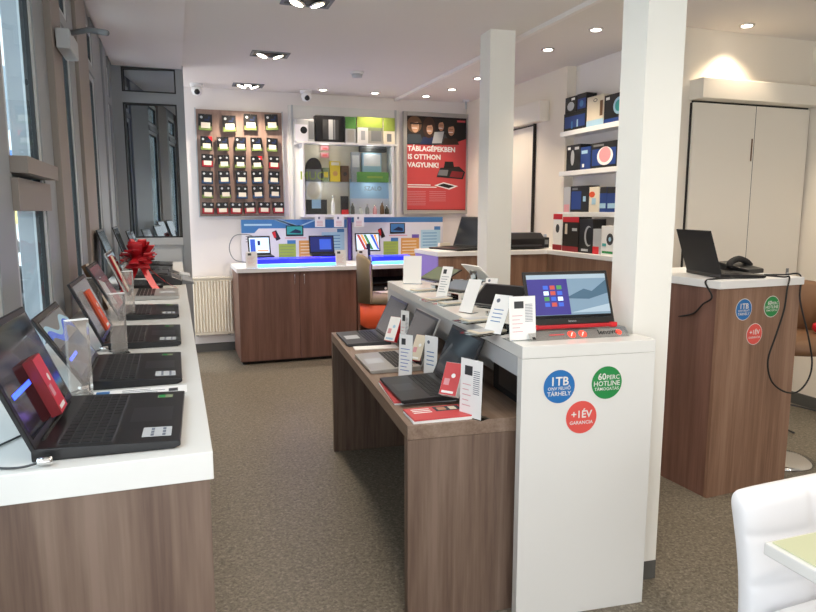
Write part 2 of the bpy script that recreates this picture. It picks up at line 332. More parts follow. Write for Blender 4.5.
def laptop(label, loc, rz, w=.375, d=.255, opn=112, body='black', lidm='blackm', scr='off', L=None, group=None, det=True, sticker=True, kb='keys', logo=None, glow=None):
    t = thing('laptop', label, 'laptop', loc, rz, group)
    h = .021; L = L or d * .93
    b = MB().prismx([(-d / 2, .006), (-d / 2 + .012, .001), (d / 2, .001), (d / 2, h + .003), (d / 2 - .03, h + .003), (-d / 2, h - .005)], -w / 2, w / 2, body).build('base', t, bevel=.002)
    # keyboard lies on the slightly inclined deck
    def dz(y): return h - .005 + (y + d / 2) / (d - .03) * .008 + .0006
    k = MB(); nx, ny = (15, 5) if det else (13, 4)
    kw = w * .9; k0 = -d * .02; k1 = d * .34; cw = kw / nx; ch = (k1 - k0) / ny
    k._add([(-kw / 2 - .003, k0 - .003, dz(k0)), (kw / 2 + .003, k0 - .003, dz(k0)), (kw / 2 + .003, k1 + .003, dz(k1)), (-kw / 2 - .003, k1 + .003, dz(k1))], [(0, 1, 2, 3)], 'kbase' if kb == 'keys' else kb)
    for j in range(ny):
        for i in range(nx):
            if j == 0 and 4 <= i <= 7: continue
            x = -kw / 2 + i * cw + .0015; y = k0 + j * ch + .0015; z = dz(y)
            k.box(x, y, z, x + cw - .003, y + ch - .003, z + .0022, 'keys')
        if j == 0: k.box(-kw / 2 + 4 * cw + .0015, k0 + .0015, dz(k0), -kw / 2 + 8 * cw - .0015, k0 + ch - .0015, dz(k0) + .0022, 'keys')
    k.build('keyboard', b)
    p = MB(); y0, y1 = -d * .42, -d * .1; xw = w * .14
    p._add([(-xw, y0, dz(y0)), (xw, y0, dz(y0)), (xw, y1, dz(y1)), (-xw, y1, dz(y1))], [(0, 1, 2, 3)], 'pad' if body in ('black', 'blackm') else 'lgrey'); p.build('touchpad', b)
    if sticker:
        s = MB(); a, c = -w * .42, -w * .26; y0, y1 = -d * .43, -d * .22
        s._add([(a, y0, dz(y0) + .0004), (c, y0, dz(y0) + .0004), (c, y1, dz(y1) + .0004), (a, y1, dz(y1) + .0004)], [(0, 1, 2, 3)], 'lgrey')
        for i in range(2):
            for j in range(3):
                xx = a + (c - a) * (.1 + .3 * j); yy = y0 + (y1 - y0) * (.2 + .4 * i); s.box(xx, yy, dz(yy) + .0005, xx + .012, yy + .006, dz(yy) + .0009, 'ink')
        s.build('spec_sticker', b)
        s = MB(); a, c = w * .34, w * .41; y0, y1 = -d * .4, -d * .27
        s._add([(a, y0, dz(y0) + .0004), (c, y0, dz(y0) + .0004), (c, y1, dz(y1) + .0004), (a, y1, dz(y1) + .0004)], [(0, 1, 2, 3)], 'khaki')
        s.box(a + .003, (y0 + y1) / 2, dz(y1), c - .003, y1 - .003, dz(y1) + .0009, 'green'); s.build('badge_sticker', b)
    T = Matrix.Translation((0, d / 2 - .008, h)) @ Matrix.Rotation(-R(opn - 90), 4, 'X')
    l = MB(T).box(-w / 2, 0, 0, w / 2, .008, L, lidm).box(-w * .36, -.006, -.01, w * .36, .006, .006, 'blackm').build('lid', t, bevel=.002)
    s = MB(T).rect(-w / 2 + .003, .003, w / 2 - .003, L - .003, 'black', -.0006)
    s.T = T @ Matrix.Translation((0, 0, .018)); screen_img(s, w - .028, L - .032, scr, -.0012)
    if logo: s.T = T; s.text(logo, 0, .005, .012, 'lgrey', -.0016)
    s.build('screen', l)
    return t
def price_card(label, loc, rz, w=.085, h=.14, lean=12, ink='ink', group=None, foot=.05, style=0):
    t = thing('price_card', label, 'price card', loc, rz, group)
    MB().box(-w / 2, 0, 0, w / 2, foot, .002, 'clear').build('foot', t)
    T = Matrix.Translation((0, .0, .002)) @ Matrix.Rotation(-R(lean), 4, 'X')
    MB(T).box(-w / 2, 0, 0, w / 2, .002, h, 'clear').build('holder', t)
    m = MB(T).box(-w / 2 + .001, -.0012, .001, w / 2 - .001, -.0004, h - .001, 'paper')
    if style == 0:
        m.rect(-w * .32, h * .76, -w * .02, h * .9, 'dkgrey', -.0016)
        for i in range(7): m.rect(-w * .36, h * (.66 - .08 * i), w * (.3 - .1 * (i % 3)), h * (.675 - .08 * i), ink, -.0016)
    elif style == 1:
        m.rect(-w * .3, h * .72, w * .05, h * .88, 'dkgrey', -.0016)
        for i in range(12): m.rect(w * .1, h * (.8 - .035 * i), w * .38, h * (.812 - .035 * i), 'ink', -.0016)
        for i in range(5): m.rect(-w * .38, h * (.55 - .09 * i), w * (.0 - .1 * (i % 2)), h * (.562 - .09 * i), 'pink', -.0016)
    elif style == 2:
        m.disc(-w * .2, h * .84, w * .1, 'ink', -.0016)
        for i in range(4): m.rect(-w * .3, h * (.6 - .1 * i), w * .25, h * (.62 - .1 * i), 'mblue', -.0016)
    m.build('paper', t); return t
def leaning_box(label, loc, rz, w, h, d, lean, front, side, name='software_box', cat='box', stripe='paper', group=None):
    t = thing(name, label, cat, loc, rz, group)
    T = Matrix.Translation((0, 0, d * math.sin(R(lean)) + .001)) @ Matrix.Rotation(-R(lean), 4, 'X')
    MB(T).box(-w / 2, 0, 0, w / 2, d, h, side).build('carton', t, bevel=.001)
    m = MB(T).rect(-w / 2 + .001, .001, w / 2 - .001, h - .001, front, -.0005)
    m.rect(-w * .38, h * .06, w * .3, h * .13, stripe, -.001); m.disc(w * .1, h * .6, w * .12, stripe, -.001); m.rect(-w * .36, h * .3, -w * .05, h * .5, 'pink', -.001)
    m.build('printed_front', t); return t

# ---------------- left counter
CZ = 1.05
t = thing('window_counter', 'long white topped counter with brown wood end panel under the windows', 'counter', (0, 1.25, 0))
MB().box(GX + .035, .0, CZ - .055, .048, PY - 1.255, CZ, 'white').build('worktop', t, bevel=.002)
MB().box(GX + .035, .005, 0, .04, .04, CZ - .056, 'wood').build('end_panel', t)
MB().box(0, .04, 0, .035, PY - 1.255, CZ - .056, 'wood').build('front_panel', t)
# laptops along the window counter (all face the aisle, screens towards +X)
LX = -.125
def wl(y, **k): return k.pop('label'), (k.pop('x', LX), y, CZ), k.pop('rz', PI / 2)
laptop('largest black open laptop on the near end of the window counter', (-.13, 1.478, CZ), R(88), w=.37, d=.255, opn=112, scr='bar', L=.235)
laptop('black laptop with a blue wave wallpaper, second along the window counter', (-.12, 1.965, CZ), R(90), w=.345, d=.24, opn=122, scr='swirl', L=.2)
laptop('black laptop behind the leaning orange red box, third along the window counter', (-.12, 2.49, CZ), R(90), w=.36, d=.245, opn=114, scr='grey', L=.22)
laptop('black laptop with a pale screen, fourth along the window counter', (-.12, 3.1, CZ), R(90), w=.34, d=.24, opn=118, scr='light', L=.235)
laptop('silver laptop with black keys on the window counter', (-.12, 3.76, CZ), R(90), w=.36, d=.25, opn=113, body='silver', lidm='silver', scr='off', L=.24, sticker=False, kb='silver')
laptop('tall dark open laptop behind the red bow on the window counter', (-.2, 4.3, CZ), R(90), w=.36, d=.24, opn=108, scr='grey', L=.34, det=False)
laptop('dark laptop just beyond the red bow on the window counter', (-.17, 4.95, CZ), R(90), w=.34, d=.24, opn=108, scr='grey', L=.34, det=False, sticker=False)
laptop('small dark laptop second from the reflecting partition', (-.14, 5.4, CZ), R(90), w=.34, d=.22, opn=108, scr='grey', L=.3, det=False, sticker=False)
laptop('dark laptop at the far end of the window counter against the partition', (-.14, 5.92, CZ), R(90), w=.34, d=.22, opn=110, scr='light', L=.28, det=False, sticker=False)
# leaning software boxes
leaning_box('red software box leaning on the screen of the nearest laptop', (-.235, 1.50, CZ + .03), R(90), .072, .125, .024, 22, 'red', 'darkred')
leaning_box('orange red software box leaning on the third laptop of the window counter', (-.235, 2.53, CZ + .03), R(90), .085, .15, .024, 24, 'orange', 'orange')
leaning_box('red edged pale software box leaning on the silver laptop', (-.24, 3.7, CZ + .03), R(90), .1, .2, .022, 22, 'beige', 'red')
leaning_box('pale narrow box leaning on the fourth laptop of the window counter', (-.3, 3.28, CZ + .002), R(90), .09, .22, .02, 22, 'beige', 'brown')
# clear acrylic price stands
def acrylic(label, x, y, h=.16, w=.07, p=True):
    t = thing('acrylic_sign_holder', label, 'sign holder', (x, y, CZ + .0005), R(24), 'clear sign holders on the window counter')
    MB().box(-w / 2, -.02, 0, w / 2, .05, .003, 'clear').build('foot', t)
    m = MB().box(-w / 2, 0, .003, w / 2, .02, h, 'frost').build('panel', t)
    MB().box(-w / 2, .0, h, w / 2, .02, h + .002, 'paper').build('top_edge', t)
for lab, x, y, h_, w_, pp in (('clear sign holder between the first and second laptops of the window counter', 83, 398, .19, .05, True),
    ('clear sign holder between the second and third laptops of the window counter', 121, 353, .19, .045, True),
    ('clear sign holder beside the fourth laptop of the window counter', 96, 318, .17, .06, True),
    ('clear sign holder in front of the silver laptop', 131, 319, .2, .04, False),
    ('tall clear sign holder beside the red bow', 130, 292, .22, .04, False)):
    p_ = onZ(x, y, CZ); acrylic(lab, p_.x, p_.y, h_, w_, pp)
# leaflet & papers
def paper(label, name, loc, rz, w, d, m_='paper', bars=True, z=.0015, cat='paper', corner=None):
    o = MB().box(-w / 2, -d / 2, 0, w / 2, d / 2, z, m_)
    if bars:
        o.box(-w * .47, -d * .42, z, -w * .33, d * .42, z + .0003, 'mblue')
        for i in range(4): o.box(-w * .2, -d * (.32 - .2 * i), z, w * (.1 + .08 * (i % 3)), -d * (.27 - .2 * i), z + .0003, 'ink')
        o.box(w * .3, -d * .2, z, w * .4, d * .2, z + .0003, 'dkgrey')
    o = o.build(name, None, 0, loc, rz); return tag(o, label, cat)
paper('white leaflet with a blue edge lying behind the nearest laptop', 'leaflet', (-.1, 1.735, CZ), R(0), .22, .075)
paper('small white slip lying before the partition on the window counter', 'leaflet', (-.03, 5.2, CZ), R(10), .07, .2, bars=False)
# security locks with cables
def lock(label, p, q):
    t = thing('security_cable', label, 'cable lock', (0, 0, 0))
    MB(Matrix.Translation(p) @ Matrix.Rotation(PI / 2, 4, 'Y')).lathe([(.006, -.012), (.0075, -.01), (.0075, .012), (.004, .014)], 'chrome', n=14).build('lock', t)
    MB().tube([p] + q, .0022, 'dkgrey').build('cable', t)
lock('steel lock with grey cable at the nearest laptop hinge', (-.238, 1.272, CZ + .01), [(-.28, 1.27, CZ + .004), (-.33, 1.3, CZ + .003), (-.35, 1.38, CZ + .003), (-.30, 1.5, CZ + .003), (-.33, 1.6, CZ + .003)])
lock('steel lock with cable on the corner of the second window counter laptop', (-.235, 1.785, CZ + .01), [(-.27, 1.77, CZ + .004), (-.33, 1.80, CZ + .003), (-.38, 1.9, CZ + .003), (-.41, 2.1, CZ + .003)])
lock('steel lock with cable on the corner of the third window counter laptop', (-.235, 2.3, CZ + .01), [(-.27, 2.28, CZ + .004), (-.33, 2.3, CZ + .003), (-.38, 2.4, CZ + .003), (-.41, 2.6, CZ + .003)])
# sloped black label printers / cases
def case(label, loc, rz, w, d, h, endm):
    t = thing('black_storage_case', label, 'case', loc, rz)
    MB().prismx([(-d / 2, 0), (d / 2, 0), (d / 2, h * .8), (d / 2 - .03, h), (-d / 2 + .06, h * .75), (-d / 2, h * .35)], -w / 2, w / 2, 'black').build('body', t, bevel=.006)
    MB().box(-w * .4, -d * .1, h * .72, w * .4, d * .2, h * .98, 'dkgrey').build('top_panel', t, bevel=.004)
    MB().prismx([(-d / 2 - .07, 0), (-d / 2 - .002, 0), (-d / 2 - .002, h * .45), (-d / 2 - .07, h * .2)], -w * .42, w * .42, endm).build('front_tray', t, bevel=.004)
case('low black sloped device with a grey tray beside the red bow', (-.075, 4.42, CZ), R(90), .3, .2, .075, 'grey')
case('second black sloped device with a grey tray, behind the first', (-.065, 4.86, CZ), R(90), .22, .16, .06, 'lgrey')
# red bow
t = thing('red_ribbon_bow', 'big red ribbon bow standing on the window counter', 'bow', (-.2, 4.04, CZ))
m = MB(); rnd = random.Random(3)
for i in range(64):
    th = rnd.uniform(0, 2 * PI); ph = rnd.uniform(-.7, 1.3); L = rnd.uniform(.07, .115); wd = rnd.uniform(.02, .032)
    T_ = Matrix.Translation((0, 0, .19)) @ Matrix.Rotation(th, 4, 'Z') @ Matrix.Rotation(-ph, 4, 'Y')
    vs = []; 
    for k in range(9):
        a = k / 8; x = L * math.sin(a * PI) ** .9 * (1 if a < .5 else 1); x = L * math.sin(a * PI); z = (a - .5) * .05 * (1 - .3 * a)
        ww = wd * (.4 + .6 * math.sin(a * PI))
        vs += [T_ @ Vector((x, -ww, z)), T_ @ Vector((x, ww, z))]
    m._add([tuple(v) for v in vs], [(2 * k, 2 * k + 1, 2 * k + 3, 2 * k + 2) for k in range(8)], 'redsat', True)
m.build('loops', t)
m = MB()
for a, s in ((-.9, .16), (.3, .2), (-2.2, .15), (2.4, .14)):
    p = [Vector((math.cos(a), math.sin(a), 0)) * (r * s) + Vector((0, 0, .18 * (1 - r) ** 1.3 + .004)) for r in (0, .25, .5, .75, 1)]
    sd = Vector((-math.sin(a), math.cos(a), 0)) * .022
    m._add([tuple(q) for v in p for q in (v - sd, v + sd)], [(2 * k, 2 * k + 1, 2 * k + 3, 2 * k + 2) for k in range(4)], 'red', True)
m.build('ribbon_tails', t)

# ================================================================== WOOD TABLE AND WHITE DISPLAY COUNTER
TR = R(-4.6); TO = Vector((.735, 2.10, 0)); TZ = .755
t = thing('display_table', 'brown wooden table with thick side panels adjoining the white display counter', 'table', TO, TR)
MB().box(0, 0, TZ - .052, .60, 1.86, TZ, 'woodY').build('tabletop', t, bevel=.0015)
MB().box(0, 0, 0, .60, .045, TZ - .053, 'wood').build('side_panel', t, bevel=.0015)
MB().box(0, 1.815, 0, .60, 1.86, TZ - .053, 'wood').build('side_panel', t, bevel=.0015)
MT = Matrix.Translation(TO) @ Matrix.Rotation(TR, 4, 'Z')
def tl(x, y, z=TZ): v = MT @ Vector((x, y, z)); return (v.x, v.y, v.z)
DR = R(-5.5); DO = Vector((1.117, 1.985, 0)); DZ = 1.035; DW, DL = .525, 2.23
MD = Matrix.Translation(DO) @ Matrix.Rotation(DR, 4, 'Z')
def dl(x, y, z=DZ): v = MD @ Vector((x, y, z)); return (v.x, v.y, v.z)
t = thing('display_counter', 'glossy white display counter with three round stickers and tablets on top', 'counter', DO, DR)
pts = [(0, 0), (DW, 0), (DW, .115), (DW - .03, .115), (DW - .03, .28), (DW, .28), (DW, DL), (0, DL)]
MB().prism(pts, DZ - .045, DZ, 'white').build('worktop', t, bevel=.0015)
fp = MB().box(0, 0, 0, DW, .04, DZ - .046, 'white').build('front_panel', t, bevel=.0015)
MB().box(0, DL - .04, 0, DW, DL, DZ - .046, 'white').build('end_panel', t, bevel=.0015)
MB().box(.26, .041, 0, .275, DL - .041, DZ - .046, 'lgrey').build('divider_panel', t)
MB().box(.0, .041, DZ - .115, .012, DL - .041, DZ - .046, 'lgrey').build('under_rail', t)
def sticker(parent, x, z, r, col, lines, y=-.0015, name='round_sticker'):
    m = MB().disc(x, z, r * 1.06, 'white', y, n=40).disc(x, z, r, col, y - .0006, n=40)
    for s, dz, size, b in lines: m.text(s, x, z + dz * r, size * r, 'white', y - .0012, bold=b)
    o = m.build(name, parent); o['label'] = {'blue': 'blue round sticker with white lettering', 'green': 'green round sticker with white lettering', 'salmon': 'red round sticker with white lettering'}[col]; return o
SB = [('1TB', .08, .72, .02), ('ONV FELHŐ', -.2, .27, .01), ('TÁRHELY', -.55, .36, .012)]
SG = [('60', .2, .56, .02), ('HOTLINE', -.18, .4, .012), ('TÁMOGATÁS', -.45, .26, .008)]
SR = [('+1ÉV', -.02, .62, .02), ('GARANCIA', -.42, .3, .01)]
def three(parent, P1, P2, P3, r, y=-.0015):
    sticker(parent, P1[0], P1[1], r, 'blue', SB, y)
    m = MB().disc(P2[0], P2[1], r * 1.06, 'white', y, n=40).disc(P2[0], P2[1], r, 'green', y - .0006, n=40)
    m.text('60', P2[0] - .33 * r, P2[1] + .2 * r, .55 * r, 'white', y - .0012, bold=.02).text('PERC', P2[0] + .4 * r, P2[1] + .2 * r, .38 * r, 'white', y - .0012, bold=.01)
    m.text('HOTLINE', P2[0], P2[1] - .18 * r, .42 * r, 'white', y - .0012, bold=.012).text('TÁMOGATÁS', P2[0], P2[1] - .46 * r, .27 * r, 'white', y - .0012, bold=.006)
    o = m.build('round_sticker', parent); o['label'] = 'green round sticker with white lettering'
    sticker(parent, P3[0], P3[1], r, 'salmon', SR, y)
def dloc(x, y):     # pixel on the display front plane -> local x,z
    n_ = MD.to_3x3() @ Vector((0, -1, 0)); r = ray(x, y); t_ = (Vector(DO) - Vector((0, 0, EYE))).dot(n_) / r.dot(n_); p = Vector((0, 0, EYE)) + r * t_
    q = MD.inverted() @ p; return (q.x, q.z)
three(fp, dloc(559, 386.5), dloc(606.5, 382.5), dloc(581, 417), .0605)

# goods on the table
laptop('dark grey open laptop at the far end of the wood table', tl(.145, 1.585), R(-94.6 + 1), w=.38, d=.25, opn=116, body='dkgrey', lidm='dkgrey', scr='grey', L=.235, det=True, sticker=False)
laptop('silver open laptop in the middle of the wood table', tl(.145, .95), R(-94.6 + 1), w=.38, d=.25, opn=112, body='silver', lidm='silver', scr='off', L=.24, sticker=False, kb='silver')
laptop('black open laptop standing on red brochures on the wood table', tl(.155, .40, TZ + .012), R(-94.6 + 1), w=.365, d=.25, opn=113, scr='grey', L=.235, sticker=False)
def atp(x, y, z): v = onZ(x, y, z); return (v.x, v.y, z)
leaning_box('red and white software box leaning on the dark grey laptop', atp(389, 343, TZ + .025), R(-58), .075, .14, .026, 26, 'paper', 'red', stripe='lblue')
leaning_box('red and white software box leaning on the silver laptop of the wood table', atp(414, 363, TZ + .025), R(-58), .07, .13, .026, 30, 'beige', 'red')
leaning_box('pink fronted software box leaning on the black laptop of the wood table', atp(447, 399, TZ + .034), R(-52), .075, .13, .03, 28, 'redpap', 'paper')
price_card('narrow white price card standing beside the dark grey laptop', atp(404, 349, TZ + .001), R(-60), .06, .21, 3, 'inkb', style=1)
price_card('white price card standing before the silver laptop of the wood table', atp(405, 379, TZ + .001), R(-55), .075, .20, 3, 'inkb', style=0)
price_card('white price card standing between the silver and black laptops of the wood table', atp(430, 378, TZ + .001), R(-64), .08, .19, 3, 'inkb', style=2)
price_card('large white price card with blue handwriting at the near edge of the wood table', atp(470, 418, TZ + .001), R(-66), .105, .215, 2, 'inkb', style=1)
def brochures(label, loc, rz, w, d, h, n_):
    t = thing('brochure_pile', label, 'brochures', loc, rz)
    for i in range(n_):
        z0 = h * i / n_; o = MB(Matrix.Rotation(R((-1) ** i * i), 4, 'Z')).box(-w / 2, -d / 2, z0, w / 2, d / 2, z0 + h / n_ - .0005, 'redpap' if i == n_ - 1 else 'paper')
        if i == n_ - 1:
            z = h - .0003
            o.box(-w * .0, d * .05, z, w * .45, d * .42, z + .0004, 'cloth').box(w * .05, d * .12, z + .0004, w * .2, d * .36, z + .0006, 'skin').box(w * .26, d * .1, z + .0004, w * .38, d * .36, z + .0006, 'beige')
            for k in range(3): o.box(-w * .4, d * (.3 - .14 * k), z, -w * .08, d * (.36 - .14 * k), z + .0004, 'paper')
        o.build('brochure', t)
brochures('pile of red brochures at the near edge of the wood table', tl(.135, .085), R(-4), .22, .14, .016, 3)
brochures('red brochures lying under the black laptop', tl(.145, .42), R(-6), .25, .33, .011, 2)
paper('white brochure lying between the two far laptops of the wood table', 'leaflet', tl(.17, 1.34), R(-6), .24, .085, z=.004, bars=False)
# black computer and cable under the counter top
t = thing('desktop_computer', 'black desktop computer standing on the wood table under the white counter', 'computer', dl(.16, .33, TZ), DR)
MB().box(-.07, -.16, .0, .08, .17, .2, 'blackm').build('case', t, bevel=.003); MB().box(-.073, -.1, .03, -.07, .1, .17, 'black').build('side_grille', t)
o = MB().tube([dl(.2, .62, .95), dl(.12, .6, .93), dl(.1, .55, .85), dl(.16, .52, TZ + .01)], .002, 'lgrey').build('hanging_cable'); tag(o, 'thin pale cable hanging under the white counter top', 'cable')

# things on the white display counter
t = thing('laptop_stand', 'clear acrylic plinth with glowing red icons under the red laptop', 'stand', dl(.265, .115), DR + R(1))
MB().prismx([(-.035, 0), (.2, 0), (.2, .03), (.0, .03)], -.205, .205, 'clear').build('plinth', t)
T = Matrix.Translation((0, -.0365, .0005)) @ Matrix.Rotation(-R(49), 4, 'X')
m = MB(T).rect(-.2, .001, .2, .043, 'frost', -.0002).text('lenovo', .12, .016, .03, 'black', -.0012, bold=.02).rect(-.19, .006, -.178, .018, 'black', -.001).rect(-.12, .02, -.06, .026, 'redpap', -.001)
for x in (-.03, .015): m.disc(x, .022, .016, 'redglow', -.001).poly([(x - .004, .012), (x + .008, .03), (x + .003, .031), (x - .007, .014)], 'paper', -.0016)
m.disc(.165, .022, .012, 'redglow', -.001); m.build('printed_front', t)
t = thing('laptop', 'red based laptop showing a start menu on the clear plinth of the white counter', 'laptop', dl(.262, .15, DZ + .031), DR)
MB().box(-.178, -.02, 0, .178, .16, .014, 'red').build('base', t, bevel=.004)
MB().box(-.15, -.034, .003, .15, -.02, .016, 'redsat').box(-.176, -.03, .0, -.146, -.015, .018, 'red').box(.146, -.03, .0, .176, -.015, .018, 'red').build('hinge', t, bevel=.003)
T = Matrix.Translation((0, -.012, .014)) @ Matrix.Rotation(-R(22), 4, 'X')
l = MB(T).box(-.176, .0, 0, .176, .008, .208, 'black').build('lid', t, bevel=.003)
s = MB(T @ Matrix.Translation((0, 0, .024))); screen_img(s, .328, .170, 'start', -.0012); s.T = T; s.text('lenovo', 0, .009, .012, 'lgrey', -.001); s.build('screen', l)
# tablets on stands
def tablet(label, loc, rz, w, h, tilt, scr='scrg', case='black', group=None):
    t = thing('tablet', label, 'tablet', loc, rz, group)
    T = Matrix.Translation((0, -h * .5 * math.cos(R(tilt)), .012)) @ Matrix.Rotation(R(tilt) - PI / 2, 4, 'X')
    b = MB(T).box(-w / 2, 0, 0, w / 2, .009, h, case).build('body', t, bevel=.004)
    MB(T).rect(-w / 2 + .012, .012, w / 2 - .012, h - .012, scr, -.0008).build('screen', b)
    top = math.sin(R(tilt)) * h * .7
    MB().box(-w * .3, -h * .5 * math.cos(R(tilt)) - .012, 0, w * .3, h * .42, .004, 'clear').prismx([(h * .15, .004), (h * .42, .004), (h * .2, max(top, .02))], -w * .18, w * .18, 'clear').build('stand', t)
    return t
F_ = R(-80)
tablet('large black tablet tilted up behind the front price cards', atp(500, 307, DZ + .001), R(-60), .27, .17, 33, 'scr', 'dkgrey')
tablet('grey tablet in the middle row of the white counter', atp(461, 291, DZ + .001), R(-66), .22, .14, 20, 'scrl', 'dkgrey')
tablet('dark green tinted tablet near the far end of the white counter', atp(440, 281, DZ + .001), F_, .3, .17, 26, 'tabg')
tablet('white backed tablet facing away by the rear pillar', atp(477, 281, DZ + .001), R(98), .22, .15, 42, 'scr', 'paper')
tablet('pale backed tablet facing away at the right edge of the white counter', dl(.40, 1.18, DZ + .001), R(98), .24, .13, 30, 'scrg', 'lgrey')
def phone(label, loc, rz, w=.07, h=.14):
    t = thing('smartphone', label, 'phone', loc, rz, 'phones lying in clear trays on the white counter')
    MB().box(-w * .8, -h * .65, 0, w * .8, h * .65, .004, 'clear').box(-w * .8, h * .6, .004, w * .8, h * .65, .03, 'clear').build('tray', t)
    b = MB().box(-w / 2, -h / 2, .005, w / 2, h / 2, .013, 'beige').build('body', t, bevel=.003)
    m = MB()._add([(-w / 2 + .004, -h / 2 + .012, .0135), (w / 2 - .004, -h / 2 + .012, .0135), (w / 2 - .004, h / 2 - .012, .0135), (-w / 2 + .004, h / 2 - .012, .0135)], [(0, 1, 2, 3)], 'gold') if False else None
    q = MB(); q._add([(-w / 2 + .004, -h / 2 + .012, .0135), (w / 2 - .004, -h / 2 + .012, .0135), (w / 2 - .004, h / 2 - .012, .0135), (-w / 2 + .004, h / 2 - .012, .0135)], [(0, 1, 2, 3)], 'lgrey'); q.build('screen', b)
phone('pale phone in a clear tray behind the large front price card', atp(487, 333, DZ + .001), F_)
phone('pale phone in a clear tray between the second and third price cards', atp(477, 321, DZ + .001), F_)
phone('pale phone in a clear tray left of the grey tablet', atp(453, 304, DZ + .001), F_)
phone('pale phone in a clear tray at the far left corner of the white counter', atp(423, 291, DZ + .001), F_)
phone('pale phone in a clear tray before the dark green tinted tablet', atp(438, 300, DZ + .001), F_)
price_card('widest white price card standing left of the red laptop', dl(.045, .1), DR + R(4), .108, .16, 6, style=1, foot=.06)
price_card('tall white price card second from the red laptop', atp(492, 334, DZ + .001), R(-66), .085, .158, 26, style=2)
price_card('slim white price card in the middle of the white counter', atp(465, 313, DZ + .001), R(-66), .08, .165, 26, style=3)
price_card('slim white price card with a dark logo near the far end of the white counter', atp(441, 298, DZ + .001), R(-62), .075, .175, 20, style=0)
price_card('plain white card at the far end of the white counter', atp(412, 284, DZ + .001), R(-30), .12, .18, 8, style=3, foot=.05)
price_card('small blue marked price card behind the grey tablet', atp(489, 296, DZ + .001), R(-60), .08, .1, 18, style=2)

# ================================================================== BACK OF THE SHOP
BY = WY - .02
p0 = onY(195.5, 110.5, BY); p1 = onY(283, 216, BY); BX0, BX1, BZ0, BZ1 = p0.x, p1.x + .01, p1.z, 2.53
t = thing('product_board', 'wood coloured wall board carrying rows of blister packs', 'display board', (BX0, BY, BZ0))
MB().box(0, -.015, 0, BX1 - BX0, .0, BZ1 - BZ0, 'board').build('panel', t)
MB().box(-.012, -.02, -.012, 0, 0, BZ1 - BZ0 + .012, 'lgrey').box(BX1 - BX0, -.02, -.012, BX1 - BX0 + .012, 0, BZ1 - BZ0 + .012, 'lgrey').box(0, -.02, -.012, BX1 - BX0, 0, 0, 'lgrey').build('frame', t)
rows = [
 ([(77, 115), (200, 122), (308, 115), (415, 115)], .135, .165, ['lime'] * 4, 'large black and green ink pack in the top row of the wall board'),
 ([(83, 222), (168, 225), (257, 225), (338, 228), (418, 230)], .115, .14, ['lime'] * 5, 'black and green blister pack in the second row of the wall board'),
 ([(88, 310), (172, 315), (255, 317), (340, 320), (427, 320)], .115, .13, ['red', 'lime', 'lime', 'lime', 'red'], 'blister pack in the third row of the wall board'),
 ([(88, 396), (174, 395), (262, 395), (342, 395), (427, 397)], .115, .13, ['mblue'] * 5, 'dark blue blister pack in the fourth row of the wall board'),
 ([(90, 470), (180, 470), (265, 472), (345, 470), (432, 468)], .115, .13, ['lime', 'lime', 'mblue', 'mblue', 'mblue'], 'blister pack in the fifth row of the wall board'),
 ([(92, 552), (165, 552), (235, 552), (305, 550), (378, 550), (450, 550)], .12, .12, ['red'] * 6, 'black and red blister pack in the bottom row of the wall board')]
cn = {'red': 'red', 'lime': 'green', 'mblue': 'blue'}
for ri, (cs, w, h, cols, lab) in enumerate(rows):
    for k, (zx, zy) in enumerate(cs):
        c = onY(190 + zx / 5.1, 100 + zy / 5.1, BY - .04); col = cols[k]
        L = lab if len(set(cols)) == 1 else 'black and %s %s' % (cn[col], lab)
        if ri == 1 and k == 0: L = 'green blister pack with a red corner flash, far left of the second row'
        if ri == 2 and k == 3: L = 'green blister pack with a red corner flash in the third row of the wall board'
        if ri == 2 and k == 0: L = 'black and red blister pack at the left end of the third row'
        if ri == 2 and k == 4: L = 'black and red blister pack at the right end of the third row'
        t = thing('blister_pack', L, 'ink pack', (c.x, BY - .045, c.z), 0, 'ink packs on row %d of the wall board' % (ri + 1))
        T = Matrix.Rotation(R([2, -2, 1, -3, 2, 0][k]), 4, 'Y')
        m = MB(T).box(-w / 2, -.012, -h / 2, w / 2, .012, h / 2, 'black').rect(-w / 2 + .004, -h / 2 + .004, w / 2 - .004, -h * (.0 if col == 'red' else .22), {'red': 'packred', 'lime': 'packgreen', 'mblue': 'packblue'}[col], -.0126)
        m.disc(-w * .28, h * .3, w * .1, 'lgrey', -.0126, n=12).disc(w * .28, h * .3, w * .09, 'lgrey' if ri > 1 else 'navy', -.0126, n=12)
        if ri < 2: m.rect(-w * .05, h * .1, w * .3, h * .22, 'navy', -.0127)
        if (ri, k) in ((1, 0), (2, 3)): m.poly([(w * .1, h / 2), (w / 2, h * .15), (w / 2, h / 2)], 'red', -.013)
        m.build('pack', t)
        MB(T).rect(-w * .3, -h * .34, w * .36, 0, 'cream', -.0135).build('price_label', t)
        MB().tube([(0, .03, h / 2 - .008), (0, -.03, h / 2 - .008)], .002, 'chrome', n=6, sub=1).build('hook', t)
